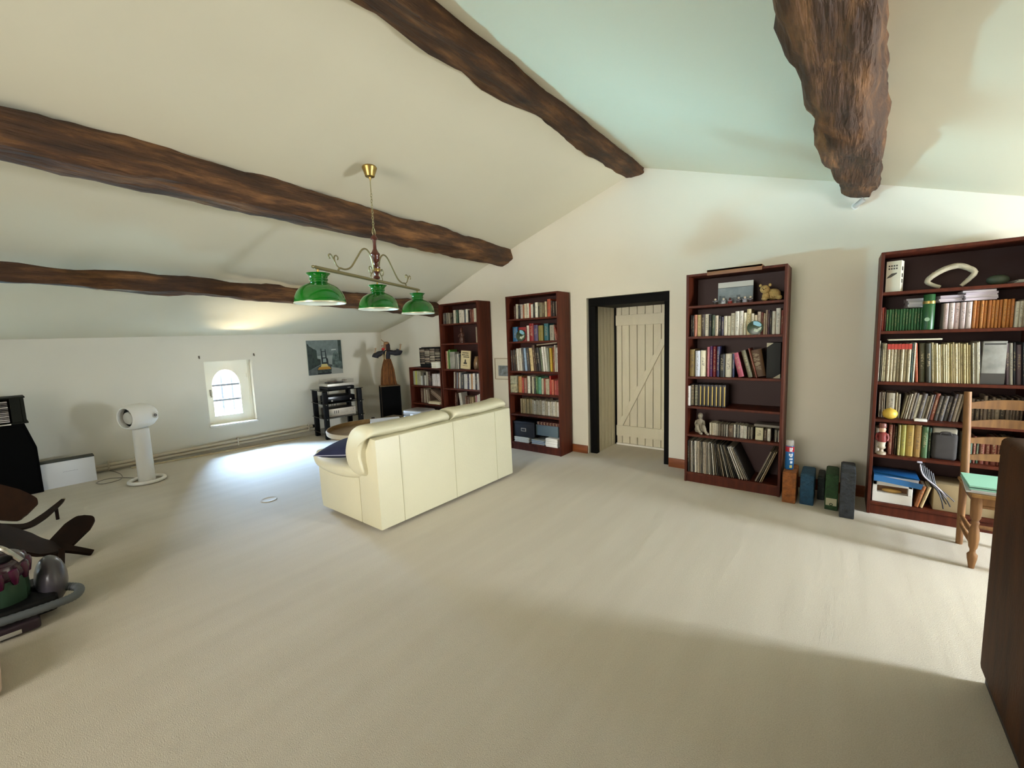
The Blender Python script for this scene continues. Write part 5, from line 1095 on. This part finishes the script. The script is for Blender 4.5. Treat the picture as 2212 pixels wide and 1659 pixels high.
b = B(); b.box((0, -.08, 0), (.02, .08, .012), .002); tag(b.build('metal_strip', M_SILVER, loc=(-6.742, .06, .7665)), 'pale strip lying before the olive disc rack', 'strip')

# ------------------------------------------------------------------ plank chairs (carved two piece) and vacuum cleaner
Mdk = mat('dark_plank', '221007', .6, color2='150904', vscale=4, stretch=(3, 3, .8), spec=.15)
def plank(name, pts, ws, th, nrm, par, mt=Mdk):
    # board following pts with half widths ws, lying perpendicular to nrm
    nrm = Vector(nrm).normalized(); b = B(); rings = []; P = smoothpath(pts, 6); n = len(P)
    for i, p in enumerate(P):
        t = (P[min(i+1, n-1)]-P[max(i-1, 0)]).normalized(); sd_ = t.cross(nrm).normalized(); nn = sd_.cross(t)
        f = i/(n-1)*(len(ws)-1); k = min(int(f), len(ws)-2); w_ = ws[k]+(ws[k+1]-ws[k])*(f-k)
        rings.append([p+sd_*w_+nn*th/2, p-sd_*w_+nn*th/2, p-sd_*w_-nn*th/2, p+sd_*w_-nn*th/2])
    b.loft(rings); return b.build(name, mt, par)
pc = thing('plank_chair', 'dark carved two plank chair tipped low beside vacuum cleaner', 'chair', (-4.4, .2, 0))
def rel(p): return tuple(Vector(p)-Vector((-4.4, .2, 0)))
plank('back_plank', [rel(p) for p in ((-4.02, -.36, .58), (-4.12, -.12, .42), (-4.26, .10, .20), (-4.36, .20, .115))], [.10, .105, .10, .045], .028, (.5, .3, .8), pc)
plank('tail', [rel(p) for p in ((-4.36, .19, .12), (-4.34, .27, .07), (-4.30, .37, .012))], [.045, .026, .018], .024, (.5, .3, .8), pc)
plank('seat_paddle', [rel(p) for p in ((-4.36, .16, .06), (-4.44, .24, .11), (-4.53, .33, .165), (-4.58, .385, .20), (-4.595, .40, .212))], [.05, .075, .082, .06, .02], .022, (.75, -.35, .5), pc)
for d_ in (.0, .06):
    plank('peg', [rel(p) for p in ((-4.27+d_*.2, .16+d_, .12), (-4.22+d_*.2, .15+d_, .05), (-4.2+d_*.2, .145+d_, .008))], [.016, .014, .012], .02, (1, 0, 0), pc)
pc2 = thing('plank_chair', 'brown carved two plank chair leaning before the left loudspeaker', 'chair', (-5.3, .1, 0))
def rel2(p): return tuple(Vector(p)-Vector((-5.3, .1, 0)))
Mbp = mat('brown_plank', '38200e', .55, color2='281408', vscale=4, stretch=(3, 3, .8), spec=.2)
plank('back_plank', [rel2(p) for p in ((-5.5, -.35, .48), (-5.45, -.16, .38), (-5.38, .02, .26), (-5.34, .12, .19), (-5.33, .14, .175))], [.12, .13, .13, .10, .04], .026, (.8, -.1, .5), pc2, Mbp)
plank('seat_plank', [rel2(p) for p in ((-5.0, -.2, .26), (-5.08, -.05, .17), (-5.16, .09, .10), (-5.3, .19, .10), (-5.5, .29, .12), (-5.62, .345, .135))], [.03, .028, .024, .024, .018, .012], .024, (.6, .1, .8), pc2)
b = B(); b.cyl(rel2((-5.62, .345, .135)), rel2((-5.645, .355, .138)), .011, n=8); b.build('worn_tip', paint('9a8a70'), pc2)
b = B(); b.cyl(rel2((-5.5, .29, .10)), rel2((-5.5, .29, .0)), .012, n=8); b.cyl(rel2((-5.02, -.15, .2)), rel2((-5.02, -.15, .0)), .014, n=8); b.build('foot', Mdk, pc2)
vc = thing('vacuum_cleaner', 'purple and grey cylinder vacuum cleaner with ribbed hose', 'vacuum cleaner', (-3.72, .0, 0))
def V(x, y, z): return (x+3.72, y, z)
Mpu = mat('purple_plastic', '2c0a20', .2, coat=.4)
Mgr = mat('grey_plastic', '6a6670', .3)
b = B(); b.ball(V(-3.66, .13, .15), (.14, .07, .14), 22); b.build('wheel', mat('ball_shell', '4a464e', .3, coat=.3), vc, smooth=80)
b = B(); b.ball(V(-3.66, -.20, .15), (.14, .07, .14), 22); b.build('wheel', MATS['ball_shell'], vc, smooth=80)
b = B(); b.lathe([(.125, 0), (.128, .012), (.118, .02), (.115, .0)], 28, V(-3.66, .10, .15), (0, 1, 0)); b.build('wheel_rim', M_BLACK, vc)
bt = Vector((.25, -.05, .9)).normalized(); bc_ = Vector(V(-3.62, -.05, .14))
b = B(); b.lathe([(0, -.02), (.095, -.02), (.10, 0), (.105, .16), (.10, .165), (0, .165)], 28, bc_, bt); b.build('dust_bin', mat('bin_green', '45604e', .15, trans=.2), vc)
b = B(); b.lathe([(0, .165), (.112, .165), (.118, .18), (.118, .205), (.10, .25), (.07, .275), (.0, .285)], 28, bc_, bt); cy = b.build('cyclone_dome', Mpu, vc)
q = Vector((0, 0, 1)).rotation_difference(bt)
for k in range(12):
    a = 2*PI*k/12; c_ = bc_+q @ Vector((.105*math.cos(a), .105*math.sin(a), 0))
    b = B(); b.lathe([(.012, .13), (.026, .2), (.02, .225), (0, .228)], 10, c_, bt); b.build('cyclone_cone', mat('purple_cone', '4a1232', .25, coat=.4), cy)
top_ = bc_+bt*.27
b = B(); b.tube(smoothpath([bc_+bt*.25+Vector((-.09, -.06, 0)), top_+Vector((-.06, -.03, .04)), top_+Vector((.02, .03, .05)), bc_+bt*.23+Vector((.06, .09, 0))], 6), .013, 8); b.build('carry_handle', mat('chrome', 'b8b4ac', .2, metal=.9), vc)
b = B(); b.ball(top_+Vector((.045, .03, -.01)), (.035, .035, .02), 12); b.build('release_button', M_BLACK, vc)
b = B(); b.box(V(-3.86, -.22, .03), V(-3.46, .14, .12), .03, 3); b.build('chassis', M_BLACK, vc)
b = B(); b.box(V(-3.47, -.26, .01), V(-3.36, .06, .07), .015, 3); b.build('floor_head', mat('head_plum', '2a1c26', .4), vc)
b = B(); b.box(V(-3.358, -.09, .02), V(-3.352, -.01, .042), .002); b.build('label_plate', paint('a8a49a'), vc)
hp = smoothpath([V(-3.40, -.45, .12), V(-3.38, -.25, .115), V(-3.37, -.05, .11), V(-3.385, .10, .10), V(-3.43, .20, .09), V(-3.53, .225, .09), V(-3.60, .17, .10), V(-3.64, .08, .12)], 12)
b = B(); b.tube(hp, [.021+.0022*(i % 2) for i in range(len(hp))], 12); b.build('hose', mat('hose_grey', '585d61', .55), vc, smooth=30)
b = B(); b.cyl(V(-3.66, .06, .12), V(-3.60, .10, .11), .026, n=12); b.build('hose_cuff', M_BLACK, vc)
# pale pink pouffe just at the left edge
b = B(); b.box((-.2, -.3, 0), (.2, .0, .12), .04, 4); tag(b.build('floor_cushion', mat('pale_pink', 'd8bfb0', .85), loc=(-3.02, -.088, 0.0), rz=-.0), 'pale pink floor cushion just inside the left edge', 'cushion')
# round carpet patch
b = B(); b.lathe([(0, .003), (.06, .003), (.066, .006), (.072, .0)], 28); tag(b.build('carpet_disc', mat('disc_beige', 'c9bfae', .9), loc=(-4.33, 1.60, 0)), 'small round beige disc let into the carpet', 'floor disc')
